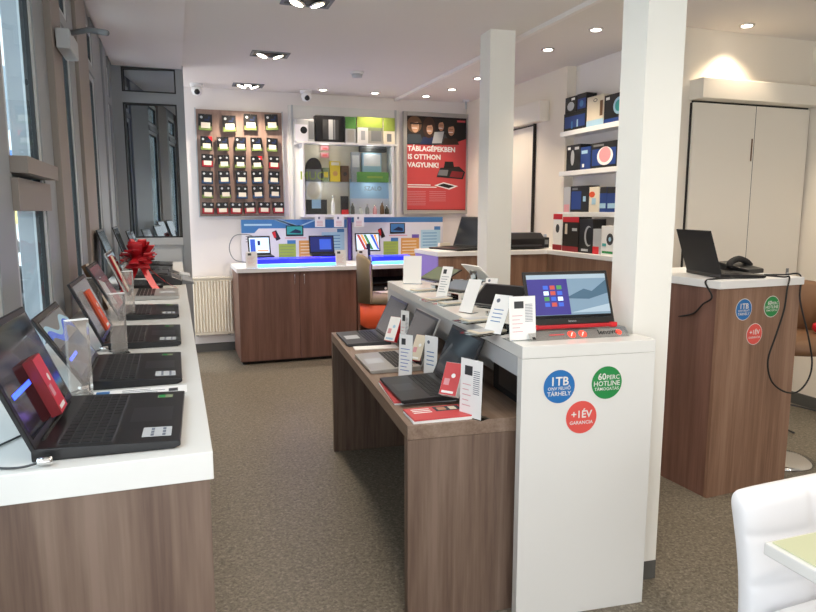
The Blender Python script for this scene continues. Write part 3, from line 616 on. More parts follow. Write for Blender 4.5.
# white panel and vitrine
p0 = onY(288, 105, BY); p1 = onY(399, 216, BY)
o = MB().box(p0.x, BY - .0, 1.40, p1.x, WY - .001, 2.62, 'white').box(p0.x + .03, BY - .012, 1.40, p0.x + .05, BY, 2.62, 'lgrey').box(p1.x - .05, BY - .012, 1.40, p1.x - .03, BY, 2.62, 'lgrey').build('backing_panel'); tag(o, 'white glossy wall panel with thin uprights behind the glass showcase', 'wall panel')
VY = 7.08
a = onY(302, 141, VY); b = onY(394, 217, VY); VX0, VX1, VZ0, VZ1 = a.x, b.x, b.z, a.z
t = thing('glass_showcase', 'wall mounted glass showcase with shelves full of small goods', 'showcase', (VX0, VY, VZ0)); VW = VX1 - VX0; VH = VZ1 - VZ0; VD = BY - VY - .001
MB().box(0, 0, 0, VW, VD, .03, 'whitem').box(-.05, -.0, VH - .02, VW + .05, VD, VH, 'whitem').box(0, 0, .03, .02, VD, VH - .02, 'whitem').box(VW - .02, 0, .03, VW, VD, VH - .02, 'whitem').box(.02, VD - .01, .03, VW - .02, VD, VH - .02, 'cream').build('carcass', t)
MB().box(.022, .02, VH * .47, VW - .022, VD - .012, VH * .47 + .006, 'clear').build('glass_shelf', t)
MB().box(.022, .004, .032, VW * .5 - .002, .008, VH - .022, 'vitrine glass').build('glass_door', t); MB().box(VW * .5 + .002, .01, .032, VW - .022, .014, VH - .022, 'vitrine glass').build('glass_door', t)
for lx in (.25, .75):  # fill lights added to brighten the showcase inside
    l = bpy.data.lights.new('case', 'POINT'); l.energy = .4; l.color = (1, .95, .85); l.shadow_soft_size = .03; o = bpy.data.objects.new('case_fill_light', l); C.objects.link(o); o.location = (VX0 + VW * lx, VY + .04, VZ1 - .06)
    l = bpy.data.lights.new('case', 'POINT'); l.energy = .3; l.color = (1, .97, .92); l.shadow_soft_size = .03; o = bpy.data.objects.new('case_fill_light', l); C.objects.link(o); o.location = (VX0 + VW * lx, VY + .03, VZ0 + VH * .42)
# goods in and on the showcase, placed by position on the front plane
ZX, ZY = 285, 100
def vz(zx, zy, yv): return onY(ZX + zx / 5.1, ZY + zy / 5.1, yv)
def flatbox(name, label, cat, r, yv, dep, col, art=(), z0=None, group=None):
    a = vz(r[0], r[1], yv); b = vz(r[2], r[3], yv); w = b.x - a.x; zb = b.z if z0 is None else z0; h = a.z - zb
    t = thing(name, label, cat, ((a.x + b.x) / 2, yv, zb), 0, group)
    MB().box(-w / 2, 0, 0, w / 2, dep, h, col).build('carton', t, bevel=.001)
    if art:
        m = MB()
        for i, q in enumerate(art):
            y = -.0008 - .0004 * i
            if q[0] == 'r': m.rect(-w / 2 + w * q[1], h * q[2], -w / 2 + w * q[3], h * q[4], q[5], y)
            elif q[0] == 'd': m.disc(-w / 2 + w * q[1], h * q[2], w * q[3], q[4], y, h * q[5] if len(q) > 5 else None)
            elif q[0] == 't': m.text(q[1], -w / 2 + w * q[2], h * q[3], h * q[4], q[5], y, bold=.01)
        m.build('printed_front', t)
    return t
TZ1 = VZ1 + .001
flatbox('product_box', 'white box picturing a black mouse on top of the showcase, far left', 'box', (50, 94, 150, 200), VY + .03, .1, 'lgrey', [('r', .0, .0, .65, .75, 'papb'), ('d', .45, .5, .18, 'black', .16), ('r', .7, .1, 1, .9, 'grey')], TZ1)
flatbox('product_box', 'large black glossy box standing on top of the showcase', 'box', (155, 76, 303, 200), VY + .02, .12, 'black', [('r', .25, .1, .8, .85, 'dkgrey'), ('r', .45, .1, .6, .85, 'lgrey'), ('r', .62, .1, .68, .85, 'grey')], TZ1)
flatbox('product_box', 'grey and green box right of the large black box', 'box', (306, 85, 363, 198), VY + .05, .1, 'lgrey', [('r', 0, .55, 1, 1, 'greeng'), ('r', .2, .05, .8, .5, 'silver')], TZ1)
flatbox('product_box', 'wide green and cream box on top of the showcase', 'box', (366, 85, 498, 198), VY + .06, .1, 'silver', [('r', 0, .62, 1, 1, 'lime'), ('r', .0, .5, 1, .62, 'khaki'), ('r', .55, .1, .95, .5, 'grey')], TZ1)
flatbox('product_box', 'small white box before the wide green box', 'box', (372, 140, 424, 200), VY + .01, .035, 'paper', [('r', .3, .2, .7, .8, 'lgrey')], TZ1)
flatbox('product_box', 'lime green box at the right end on top of the showcase', 'box', (502, 90, 560, 198), VY + .05, .1, 'cream', [('r', 0, .5, 1, 1, 'lime'), ('r', .3, .1, .7, .4, 'grey')], TZ1)
SZ = VZ0 + VH * .47 + .007; BZ = VZ0 + .031
t = thing('headphone_case', 'dark round topped hanging case at the top left in the showcase', 'case', (vz(143, 345, VY + .1).x, VY + .1, SZ + .0))
MB().prism([(.085 * math.cos(i * PI / 12), .0 + .14 + .085 * 1.3 * math.sin(i * PI / 12)) for i in range(13)] + [(-.085, 0), (.085, 0)], 0, .05, 'hairb').build('shell', t)
for o in t.children: o.rotation_euler = (PI / 2, 0, 0)
flatbox('product_box', 'white box with a pale ring at the lower left in the showcase', 'box', (106, 395, 186, 512), VY + .12, .04, 'paper', [('d', .5, .45, .46, 'cream', .4), ('d', .5, .45, .38, 'beige', .33)], vz(0, 512, VY + .12).z)
flatbox('storage_case', 'black boxy case at the bottom left in the showcase', 'case', (110, 508, 215, 578), VY + .06, .05, 'black', [('r', .25, .4, .7, 1, 'lblue')], BZ)
flatbox('sign_reflection', 'small plate painted with a reflected greenish sign in the left of the showcase', 'sign', (106, 352, 184, 392), VY + .04, .01, 'grey', [('t', 'MUC.', .5, .15, .95, 'lime')], SZ)  # mirrored shop window sign, painted on a small plate
flatbox('pink_pack', 'upper pink pack in the showcase', 'pack', (182, 232, 225, 258), VY + .14, .02, 'pink', [('r', .2, .2, .8, .6, 'redpap')]); flatbox('pink_pack', 'lower pink pack in the showcase', 'pack', (182, 268, 225, 296), VY + .14, .02, 'pink', [('r', .2, .3, .8, .7, 'redpap')])
flatbox('product_box', 'yellow box on the glass shelf of the showcase', 'box', (230, 312, 282, 392), VY + .06, .05, 'yellow', [('d', .5, .4, .25, 'oran'), ('r', .1, .8, .9, .95, 'cream')], SZ)
flatbox('product_box', 'small olive box left of the yellow box in the showcase', 'box', (192, 345, 226, 392), VY + .06, .05, 'khaki', [('r', .2, .3, .8, .7, 'yellow')], SZ)
flatbox('product_box', 'small brown camera box right of the yellow box in the showcase', 'box', (286, 335, 326, 392), VY + .06, .05, 'brown', [('d', .5, .5, .25, 'black')], SZ)
flatbox('dark_device', 'dark set top box on top of white cartons in the showcase', 'device', (385, 230, 518, 266), VY + .08, .08, 'dkgrey', [('r', .05, .6, .95, .7, 'grey'), ('r', .05, .3, .95, .4, 'black')])
flatbox('product_box', 'flat white carton under the dark set top box', 'box', (396, 268, 492, 392), VY + .08, .08, 'lblue', [('r', .05, .55, .95, .95, 'paper')], SZ)
flatbox('product_box', 'pale glassy box left of the white carton in the showcase', 'box', (338, 266, 384, 392), VY + .1, .04, 'lgrey', [('r', .1, .5, .9, .9, 'paper')], SZ)
flatbox('green_box', 'long green box lying on the glass shelf of the showcase', 'box', (370, 366, 530, 392), VY + .03, .04, 'greeng', [('r', .3, .4, .8, .6, 'lime')], SZ)
flatbox('reflection_panel', 'pale blue panel painted with reflected grey lettering inside the showcase', 'panel', (330, 402, 540, 574), VY + .13, .01, 'lblue', [('r', 0, .0, 1, .45, 'papb'), ('t', 'SZALO', .56, .68, .17, 'grey')], BZ)  # lettering is a mirror reflection painted on the panel
flatbox('product_box', 'small black and red box at the bottom of the showcase', 'box', (287, 490, 324, 576), VY + .05, .04, 'black', [('r', 0, 0, 1, .25, 'red')], BZ)
def bottle(label, zx, hgt, col, grp='small figures and bottles at the bottom of the showcase'):
    p = vz(zx, 576, VY + .06); t = thing('small_bottle', label, 'bottle', (p.x, VY + .06, BZ), 0, grp)
    MB().lathe([(.022, 0), (.024, .01), (.022, hgt * .6), (.01, hgt * .75), (.008, hgt * .9)], col, n=14).build('body', t); MB().lathe([(.011, hgt * .88), (.011, hgt)], 'chrome', n=12).build('cap', t)
bottle('slim dark bottle left of the others in the showcase', 345, .13, 'dkgrey'); bottle('short pale figure in the middle of the showcase bottom', 385, .08, 'lgrey'); bottle('pale pink figure in the showcase bottom', 458, .1, 'pink')
bottle('grey bottle third from the right in the showcase bottom', 420, .11, 'grey'); bottle('brown bottle near the right end in the showcase bottom', 495, .14, 'brown'); bottle('dark bottle at the right end in the showcase bottom', 520, .09, 'hairb')
bottle('pale slim stick beside the black case in the showcase bottom', 245, .2, 'paper')
# hanging price cards below the showcase
for k, (x, lab) in enumerate(((320, 'left'), (339, 'middle'), (359, 'right'))):
    p = onY(x, 221, VY - .01); o = MB().box(-.055, 0, -.065, .055, .003, .07, 'paper')
    o.rect(-.02, .02, .0, .045, 'ink', -.001)
    for i in range(4): o.rect(-.035, -.005 - .015 * i, .03, .0 - .015 * i, 'pink', -.001)
    o = o.build('hanging_price_card', None, 0, (p.x, VY - .012, p.z)); tag(o, '%s of the three pale price cards hanging under the showcase' % lab, 'price card')
# poster
q0 = onY(402.5, 112.5, BY); q1 = onY(468.5, 214, BY); PX0, PX1, PZ0, PZ1 = q0.x, q1.x, q1.z, 2.615
t = thing('framed_poster', 'red framed wall poster about tablets with four people at the top', 'poster', (PX0, BY, PZ0)); W_, H_ = PX1 - PX0, PZ1 - PZ0; f = .045
MB().box(0, -.03, 0, f, 0, H_, 'silver').box(W_ - f, -.03, 0, W_, 0, H_, 'silver').box(f, -.03, 0, W_ - f, 0, f, 'silver').box(f, -.03, H_ - f, W_ - f, 0, H_, 'silver').build('frame', t, bevel=.004)
m = MB(Matrix.Translation((f, 0, f))); w, h = W_ - 2 * f, H_ - 2 * f
m.rect(0, 0, w, h, 'redpap', -.004); y = -.005
m.poly([(0, h * .7), (w * .45, h * .7), (w * .75, h * .72), (w, h * .78), (w, h), (0, h)], 'hairb', y)
heads = [(.13, .9, .1, 'ltskin', 'brown'), (.37, .875, .085, 'ltskin', 'hair'), (.56, .91, .075, 'skin', 'hairb'), (.73, .87, .085, 'skin', 'hairb')]
for i, (u, v, r, sk, hr) in enumerate(heads):
    y2 = y - .0006 * (i + 1)
    m.poly([(w * (u - .15), h * .705), (w * (u + .15), h * .715), (w * (u + .1), h * (v - .09)), (w * (u - .1), h * (v - .09))], ['cloth', 'navy', 'dkgrey', 'hair'][i], y2)
    m.disc(w * u, h * (v + .012), w * r * 1.2, hr, y2 - .0002, w * r * (1.9 if i % 2 else 1.25)); m.disc(w * (u + .012), h * (v - .006), w * r * .62, sk, y2 - .0004, w * r * .95); m.poly([(w * (u - r), h * (v + .02)), (w * (u + r * .9), h * (v + .045)), (w * (u + r * .4), h * (v + .075)), (w * (u - r * .6), h * (v + .07))], hr, y2 - .00045); m.rect(w * (u - r * .3), h * (v + .004), w * (u + r * .55), h * (v + .01), 'brown', y2 - .0005)
    m.rect(w * (u - r * .4), h * (v - .03), w * (u + r * .45), h * (v - .022), 'paper', y2 - .0005)
m.rect(w * .06, h * .915, w * .26, h * .93, 'hairb', y - .004); m.poly([(w * .42, h * .72), (w * .58, h * .725), (w * .62, h * .85), (w * .46, h * .84)], 'lgrey', y - .004)
m.rect(w * .84, h * .955, w * .98, h * .975, 'redpap', y - .001)
for i, s in enumerate(('TÁBLAGÉPEKBEN', 'IS OTTHON', 'VAGYUNK!')): m.text(s, w * .02, h * (.635 - .086 * i), h * .072, 'paper', y, 'LEFT', bold=.04)
m.poly([(w * .5, h * .36), (w * .95, h * .34), (w * .99, h * .42), (w * .88, h * .48), (w * .56, h * .46)], 'black', y).poly([(w * .72, h * .365), (w * .93, h * .355), (w * .96, h * .42), (w * .76, h * .43)], 'darkred', y - .0005).poly([(w * .52, h * .38), (w * .68, h * .375), (w * .7, h * .44), (w * .55, h * .44)], 'grey', y - .0005)
m.poly([(w * .62, h * .46), (w * .8, h * .46), (w * .78, h * .53), (w * .64, h * .53)], 'hairb', y - .0006).poly([(w * .46, h * .27), (w * .72, h * .225), (w * .87, h * .265), (w * .62, h * .305)], 'paper', y).poly([(w * .52, h * .27), (w * .71, h * .24), (w * .81, h * .265), (w * .62, h * .292)], 'hairb', y - .0005)
m.rect(w * .02, h * .268, w * .4, h * .278, 'paper', y).rect(w * .02, h * .245, w * .5, h * .255, 'paper', y)
for k in range(9): m.rect(w * .02, h * (.2 - .018 * k), w * .32, h * (.204 - .018 * k), 'pink', y); 
for k in range(6): m.rect(w * .38, h * (.2 - .02 * k), w * .66, h * (.204 - .02 * k), 'pink', y)
m.rect(0, 0, w, h * .012, 'darkred', y)
m.build('print', t)
# banners behind the low cabinets
def banner(label, x0, x1, y0, var):
    yv = WY - .06; a = onY(x0, y0, yv); b = onY(x1, y0, yv); w = b.x - a.x; z1 = a.z; h = z1 - .93
    t = thing('banner', label, 'banner', (a.x, yv, .93)); MB().box(0, 0, -.93, w, .01, h, 'papb').build('board', t)
    m = MB(); m.rect(.004, h * .88 if var else h * .8, w - .004, h * .995, 'mblue', -.001)
    if not var:
        m.poly([(.004, h * .8), (.004, h * .7), (w * .12, h * .7), (w * .16, h * .8)], 'mblue', -.001)
        for i in range(3): m.poly([(w * (.3 + .015 * i), h * .99), (w * (.33 + .015 * i), h * .99), (w * (.55), h * (.82 + .01 * i)), (w * .5, h * (.81 + .01 * i))], 'lblue', -.0015)
        m.poly([(w * .5, h * .82), (w * .55, h * .84), (w * .72, h * .99), (w * .68, h * .99)], 'lblue', -.0015)
        m.rect(w * .03, h * .86, w * .28, h * .9, 'lblue', -.0016)
    m.rect(w * .41, h * .62, w * .575, h * .86, 'black', -.002).rect(w * .42, h * .66, w * .565, h * .84, 'teal' if not var else 'mblue', -.0025).poly([(w * .44, h * .7), (w * .5, h * .78), (w * .55, h * .74), (w * .55, h * .68)], 'navy', -.003).rect(w * .4, h * .57, w * .6, h * .59, 'pink', -.002)
    m.poly([(w * .28, h * .72), (w * .32, h * .76), (w * .36, h * .56), (w * .32, h * .52)], 'black', -.002).poly([(w * .28, h * .7), (w * .31, h * .73), (w * .32, h * .6), (w * .3, h * .58)], 'red', -.0025)
    m.rect(w * .34, h * .05, w * .5, h * .45, 'lime', -.002).rect(w * .42, h * .45, w * .5, h * .53, 'mblue', -.002).rect(w * .53, h * .05, w * .73, h * .52, 'oran', -.002).rect(w * .65, h * .52, w * .73, h * .6, 'purple', -.002)
    m.rect(w * .75, h * .28, w * .97, h * .7, 'lblue', -.002).rect(w * .9, h * .7, w * .97, h * .78, 'mblue', -.002)
    for k in range(5): m.rect(w * .77, h * (.62 - .07 * k), w * .93, h * (.635 - .07 * k), 'mblue', -.0025); m.rect(w * .545, h * (.44 - .07 * k), w * .7, h * (.455 - .07 * k), 'cream', -.0025); m.rect(w * .35, h * (.38 - .065 * k), w * .48, h * (.39 - .065 * k), 'khaki', -.0025)
    for k in range(3): m.rect(w * .04, h * (.62 - .06 * k), w * .26, h * (.635 - .06 * k), 'ink', -.002)
    m.build('print', t)
banner('printed banner with a blue wave header behind the two door cabinet', 240.5, 347, 219.5, 0)
banner('printed banner with a plain blue header right of the violet strip', 351, 443, 217, 1)
o = MB().box(0, 0, .0, .05, .01, .5, 'purple').build('violet_strip', None, 0, (onY(347.5, 219, WY - .05).x, WY - .06, .93)); tag(o, 'narrow violet board between the two blue headed banners', 'board')
# low cabinet with two doors, and the desk beside it
KZ = .95; kx0 = onY(238, 270, 6.5).x; kx1 = onY(356.3, 266, 6.5).x
t = thing('low_cabinet', 'dark wood cabinet with two doors and a white top below the blue headed banner', 'cabinet', (kx0, 6.5, 0)); w = kx1 - kx0
MB().box(.0, .02, .03, w, .7, KZ - .041, 'cabwood').build('carcass', t); MB().box(-.015, -.02, KZ - .04, w - .001, .72, KZ, 'whitem').build('worktop', t, bevel=.002); MB().box(.02, .05, 0, w - .02, .68, .03, 'gap').build('plinth', t)
for k, (a, b) in enumerate(((.003, w / 2 - .002), (w / 2 + .002, w - .003))):
    d = MB().box(a, 0, .035, b, .019, KZ - .045, 'cabwood').build('door', t, bevel=.001)
    hx = b - .045 if k == 0 else a + .045
    MB().tube([(hx, -.001, .78), (hx, -.022, .785), (hx, -.024, .83), (hx, -.022, .875), (hx, -.001, .88)], .005, 'chrome').build('handle', d)
t = thing('knee_hole_desk', 'white topped desk with a dark knee space behind the chair', 'desk', (kx1 + .01, 6.5, 0)); w = 1.12
MB().box(0, -.02, KZ - .04, w, .72, KZ, 'whitem').build('worktop', t, bevel=.002); MB().box(0, .66, 0, w, .7, KZ - .041, 'cabwood').build('back_panel', t)
MB().box(w - .04, 0, 0, w, .655, KZ - .041, 'cabwood').build('side_panel', t); MB().box(0.0, .0, 0, .03, .655, KZ - .041, 'cabwood').build('side_panel', t); MB().box(.031, .05, KZ - .2, w - .041, .65, KZ - .19, 'blackm').build('inner_shelf', t)
t = thing('black_bag', 'black bag with a small white badge in the knee space of the desk', 'bag', (2.02, 6.55, KZ - .42 + .0))
MB().prismx([(-.0, 0), (.12, 0), (.13, .1), (.09, .19), (.04, .2), (.0, .12)], -.17, .17, 'blackm').build('body', t, bevel=.02); MB().disc(.03, .17, .014, 'paper', -.003).build('badge', t)
o = MB().box(1.84, 6.52, KZ - .445, 2.7, 7.1, KZ - .425, 'cabwood').build('loose_shelf'); tag(o, 'dark shelf board carrying the black bag in the desk', 'shelf')
# LED risers, small computers and cards on the low cabinet and desk
def riser(label, x, w):
    t = thing('led_riser', label, 'lit riser', (x, 6.57, KZ + .0005)); MB().box(0, 0, 0, w, .3, .085, 'clear').build('riser', t); MB().box(.0, -.006, .006, w, -.001, .03, 'ledc').build('cyan_light_bar', t); MB().box(.0, -.004, .036, w, -.001, .08, 'led').box(.0, .0, .0855, w, .1, .088, 'led').build('blue_light_bar', t)
xa = onY(258, 262, 6.62).x; xb = onY(338, 260, 6.62).x
riser('blue glowing riser along the top of the two door cabinet', xa - .06, xb - xa + .05)
xc = onY(366, 262, 6.62).x; riser('blue glowing riser on top of the knee hole desk', xc + .05, .42)
def netbook(label, x0, x1, yv, scr, rz=0):
    a = onY(x0, 258, yv).x; b = onY(x1, 258, yv).x
    laptop(label, ((a + b) / 2, yv, KZ + .089), rz, w=b - a, d=.17, opn=104, scr=scr, L=.19, det=False, sticker=False)
netbook('small laptop with a bright white screen at the left of the low cabinet', 250, 273, 6.76, 'desktop', R(4))
netbook('small laptop with a dark blue screen at the right of the low cabinet', 311, 336, 6.76, 'bluedesk', R(-2))
a = onY(357, 250, 6.9).x
t = thing('tablet', 'tablet showing coloured arcs standing on the knee hole desk', 'tablet', (onY(369, 250, 6.86).x, 6.86, KZ + .002), R(0))
T = Matrix.Rotation(-R(12), 4, 'X') @ Matrix.Translation((0, 0, .12)); MB(T).box(-.14, 0, 0, .14, .01, .2, 'black').build('body', t, bevel=.004)
s = MB(T @ Matrix.Translation((0, 0, .015))); screen_img(s, .25, .17, 'arcs', -.001); s.build('screen', t); MB().box(-.08, -.02, 0, .08, .14, .006, 'black').box(-.02, .02, .006, .02, .06, .2, 'black').build('stand', t)
for lab, x, yv, yb in (('white price card at the left end of the low cabinet', 252, 6.51, 268), ('white price card at the right end of the low cabinet', 341, 6.51, 265), ('white price card on the left of the knee hole desk', 363, 6.51, 262)):
    p = onY(x, yb, yv); price_card(lab, (p.x, yv, KZ + .001), 0, .11, .16, 6, 'pink', foot=.04)
o = MB().tube([(xa - .08, 6.9, KZ + .03), (xa - .2, 6.95, KZ + .06), (xa - .24, 7.0, KZ + .18), (xa - .18, 7.0, KZ + .3), (xa - .02, 6.98, KZ + .3), (xa + .05, 6.95, KZ + .22)], .005, 'grey').build('white_cable'); tag(o, 'looping grey cable left of the bright screened small laptop', 'cable')
# radiator
r0 = onY(192, 280, WY - .1); t = thing('radiator', 'cream ribbed panel radiator on the wall left of the low cabinet', 'radiator', (.13, WY - .13, .2)); w = .42; h = .6
m = MB().box(0, .02, 0, w, .09, h, 'cream')
for i in range(13): x = .015 + i * (w - .03) / 12.6; m.prism([(x, .02), (x + .006, .008), (x + .018, .008), (x + .024, .02)], .03, h - .03, 'cream')
m.build('panel', t, bevel=.004); g = MB().box(-.005, .0, h, w + .005, .1, h + .012, 'cream')
for i in range(20): g.box(.01 + i * .02, .02, h + .012, .02 + i * .02, .08, h + .0125, 'grey')
g.build('top_grille', t); MB().lathe([(.02, 0), (.022, .01), (.02, .05)], 'whitem', (-.02, .03, .0), n=14).tube([(-.02, .03, .0), (-.02, .05, -.1), (-.02, .06, -.19)], .008, 'cream').build('valve', t); MB().box(.03, .09, -.02, .06, .129, h, 'grey').box(w - .06, .09, -.02, w - .03, .129, h, 'grey').build('bracket', t)

# chair at the desk (olive shell, orange skirt) and bar stool at the right
def swivel(label, x, y, rz, seat, skirt, sz=.66, back=.4, w=.46, a0=38, a1=142, ex=.25):
    t = thing('swivel_chair', label, 'chair', (x, y, 0), rz)
    # back curves around the +y side
    m = MB(); N = 14; vs = []
    for i in range(N + 1):
        a = R(a0 + (a1 - a0) * i / N); e_ = abs(i / N * 2 - 1); top = sz + .1 + back * (1 - e_ ** 5 * ex)
        for r, z in ((w * .5, sz - .06), (w * .53, top - .03), (w * .5, top), (w * .42, top - .02), (w * .41, sz)): vs.append((r * math.cos(a), r * math.sin(a), z))
    m._add(vs, [(i * 5 + j, (i + 1) * 5 + j, (i + 1) * 5 + (j + 1) % 5, i * 5 + (j + 1) % 5) for i in range(N) for j in range(5)] + [(4, 3, 2, 1, 0), tuple(N * 5 + j for j in range(5))], seat, True); m.build('backrest', t)
    MB().lathe([(w * .3, sz - .07), (w * .46, sz - .06), (w * .47, sz - .01), (w * .4, sz + .02), (.02, sz + .025)], seat, n=28).build('seat', t)
    MB().lathe([(w * .4, sz - .3), (w * .46, sz - .28), (w * .46, sz - .075), (w * .3, sz - .07)], skirt, n=28).build('skirt', t) if skirt else None
    MB().lathe([(.028, .02), (.028, sz - .2 if skirt else sz - .07)], 'chrome', n=16).build('pole', t); MB().lathe([(.2, 0), (.205, .008), (.16, .018), (.03, .03)], 'chrome', n=32).build('base_disc', t)
cxx = onY(381, 300, 6.05)
swivel('olive swivel chair with an orange skirt in front of the knee hole desk', cxx.x, 6.02, R(84), 'olive', 'orange', .7, .30, .46)
o = MB().box(-.08, -.07, 0, .08, .07, .008, 'beige').build('card_on_seat', None, 0, (cxx.x + .03, 6.0, .7265), R(10)); tag(o, 'pale booklet lying on the olive swivel chair', 'booklet')
_b = onZ(776, 459, 0); SX, SY = _b.x, _b.y
swivel('brown leather bar stool with chrome disc foot beside the right desk', SX, SY, R(-25), 'leather', None, .76, .22, .6, 25, 155, .1)
t = thing('red_pouch', 'small red pouch lying on the brown bar stool', 'pouch', (SX + .17, SY - .08, .79)); MB().lathe([(.03, 0), (.045, .02), (.04, .05), (.015, .06)], 'red', n=16).build('body', t); MB().lathe([(.006, .058), (.01, .072)], 'darkred', n=8).build('knot', t)

# ---------------- L shaped rear counter
LZ = 1.17; t = thing('rear_counter', 'L shaped wood fronted counter with white top in front of the side shelves', 'counter', (0, 0, 0))
MB().prism([(1.99, 4.95), (3.0, 4.95), (3.0, 4.002), (RX - .002 + .08, 4.002), (RX + .08, 5.17), (RX - .005, 5.17), (RX - .005, 5.5), (1.99, 5.5)], LZ - .035, LZ, 'whitem').build('worktop', t, bevel=.002)
MB().box(2.005, 4.965, 0, 3.01, 4.985, LZ - .036, 'woodR').build('front_panel', t); MB().box(3.015, 4.003, 0, 3.035, 4.985, LZ - .036, 'woodR').build('side_panel', t); MB().box(1.995, 4.965, 0, 2.003, 5.49, LZ - .036, 'violet').build('end_panel', t)  # end panel: purple LED glow is put into its violet colour
laptop('black open laptop on the rear counter left of the rear pillar', (2.26, 5.22, LZ + .001), R(-76), w=.4, d=.27, opn=110, scr='grey', L=.275, det=False, sticker=False)
o = MB().prism([(2.0, 4.97), (2.14, 4.96), (2.19, 5.05), (2.15, 5.3), (2.01, 5.35)], LZ + .0005, LZ + .004, 'paper').build('loose_sheets'); tag(o, 'loose white sheets at the left end of the rear counter', 'papers')
o = MB().box(2.2, 5.42, LZ + .0005, 2.3, 5.47, LZ + .05, 'cream').box(2.21, 5.419, LZ + .01, 2.29, 5.42, LZ + .03, 'beige').build('cream_box'); tag(o, 'small cream box behind the laptop on the rear counter', 'box')
t = thing('printer', 'flat black printer on the rear counter right of the rear pillar', 'printer', (2.86, 5.22, LZ))
MB().prismx([(-.15, .01), (.15, .0), (.15, .12), (.08, .14), (-.08, .14), (-.15, .09)], -.19, .19, 'black').build('body', t, bevel=.006); MB().box(.192, -.12, .01, .25, .1, .1, 'blackm').build('side_unit', t, bevel=.004); MB().box(-.15, -.17, .03, .15, -.152, .04, 'dkgrey').build('output_tray', t); MB().box(.2, -.1225, .04, .24, -.1205, .08, 'grey').build('card_slots', t)
o = MB().box(-.08, 0, 0, .08, .004, .25, 'paper')
for i in range(9): o.rect(-.06, .21 - .02 * i, .05, .215 - .02 * i, 'ink', -.001)
o = o.build('notice_sheet', None, 0, (2.77, 5.41, LZ + .0)); tag(o, 'white printed sheet standing behind the black printer', 'notice')
o = MB().prismx([(-.03, 0), (.03, 0), (.02, .12), (-.02, .12)], -.03, .03, 'clear').box(-.028, -.02, .0, .028, .02, .1, 'lgrey').build('pen_cup', None, 0, (3.16, 5.3, LZ)); tag(o, 'grey cup in the corner of the rear counter', 'cup')
# shelves
shz = [onY(562, 137, 5.15).z + .0, onY(565, 176.5, 5.15).z, onY(563, 216.5, 5.15).z]; names = ['top', 'middle', 'lower']
for z, nm in zip(shz, names):
    o = MB().box(3.225, 4.002, z, NX - .001, 5.165, z + .04, 'whitem').build('wall_shelf', bevel=.002); tag(o, '%s white shelf on the side wall stocked with boxes' % nm, 'shelf')
def shelfbox(label, x0, y0, x1, y1, zb, Xv, dep, col, art=(), name='product_box'):
    a = onX(x0, y1, Xv); b = onX(x1, y1, Xv); yc = (a.y + b.y) / 2; w = abs(a.y - b.y); top = onX((x0 + x1) / 2, y0, Xv).z; h = max(top - zb, .03)
    t = thing(name, label, 'box', (Xv, yc, zb + .0005), -PI / 2); MB().box(-w / 2 + .001, 0, 0, w / 2 - .001, dep, h, col).build('carton', t, bevel=.001)
    m = MB()
    for i, q in enumerate(art):
        y = -.0008 - .0004 * i
        if q[0] == 'r': m.rect(-w / 2 + w * q[1], h * q[2], -w / 2 + w * q[3], h * q[4], q[5], y)
        elif q[0] == 'd': m.disc(-w / 2 + w * q[1], h * q[2], w * q[3], q[4], y, h * q[5])
    if art: m.build('printed_front', t)
    return top
s1, s2, s3 = (z + .04 for z in shz); XF = 3.24
tp = shelfbox('black box with a blue picture, lower left on the top shelf', 563.5, 112, 585.5, 132, s1, XF, .12, 'black', [('r', .05, .15, .95, .8, 'dblue'), ('r', .35, .1, .42, .5, 'mblue'), ('r', .6, .15, .66, .55, 'lblue')])
shelfbox('small black box with a pale figure stacked on the left of the top shelf', 565, 97, 576.3, 113, tp + .001, XF, .1, 'black', [('d', .5, .4, .3, 'lgrey', .28), ('r', .55, .75, .85, .9, 'paper')])
shelfbox('blue and black box stacked on the top shelf left of the cream box', 576.6, 93.5, 586, 112, tp + .001, XF, .1, 'black', [('r', .1, .1, .95, .7, 'dblue'), ('d', .5, .4, .2, 'mblue', .2)])
shelfbox('tall cream coloured box on the top shelf', 586.2, 96, 603, 128, s1, XF, .1, 'beige', [('r', .0, .0, 1, .2, 'lblue'), ('d', .5, .85, .12, 'dkgrey', .06), ('d', .5, .85, .08, 'beige', .04), ('r', .78, .3, .95, .8, 'brown')])
shelfbox('black box with a teal round gadget picture on the top shelf', 603.4, 94, 622, 126, s1, XF, .11, 'black', [('r', 0, 0, 1, .15, 'dblue'), ('d', .8, .55, .3, 'lblue', .3), ('d', .8, .55, .2, 'teal', .2), ('r', .1, .82, .3, .92, 'paper')])
shelfbox('black box with a white oval mouse on the middle shelf', 566, 145, 579.7, 172, s2, XF, .12, 'black', [('d', .45, .5, .13, 'lgrey', .3), ('r', .1, .82, .3, .92, 'paper'), ('r', .6, .8, .9, .9, 'lgrey')])
shelfbox('deep blue box on the middle shelf', 580, 147, 590, 171, s2, XF, .12, 'dblue', [('r', .1, .7, .7, .85, 'lblue'), ('r', .2, .1, .4, .25, 'paper')])
shelfbox('black box with a pink and white gaming mouse on the middle shelf', 590.3, 142, 616.5, 171, s2, XF, .12, 'black', [('r', .05, .1, .95, .75, 'dblue'), ('d', .55, .45, .3, 'paper', .36), ('d', .55, .5, .22, 'pink', .3), ('r', .1, .85, .5, .93, 'grey')])
shelfbox('translucent white blister pack at the left of the lower shelf', 563, 187, 569.7, 212, s3, XF, .1, 'lgrey', [('r', .1, 0, .9, .3, 'pink')])
shelfbox('black and blue patterned box on the lower shelf', 570, 186, 588.2, 212, s3, XF, .1, 'black', [('r', .05, .1, .6, .8, 'dblue'), ('r', .7, .4, .85, .6, 'lblue'), ('r', .1, .85, .4, .93, 'grey')])
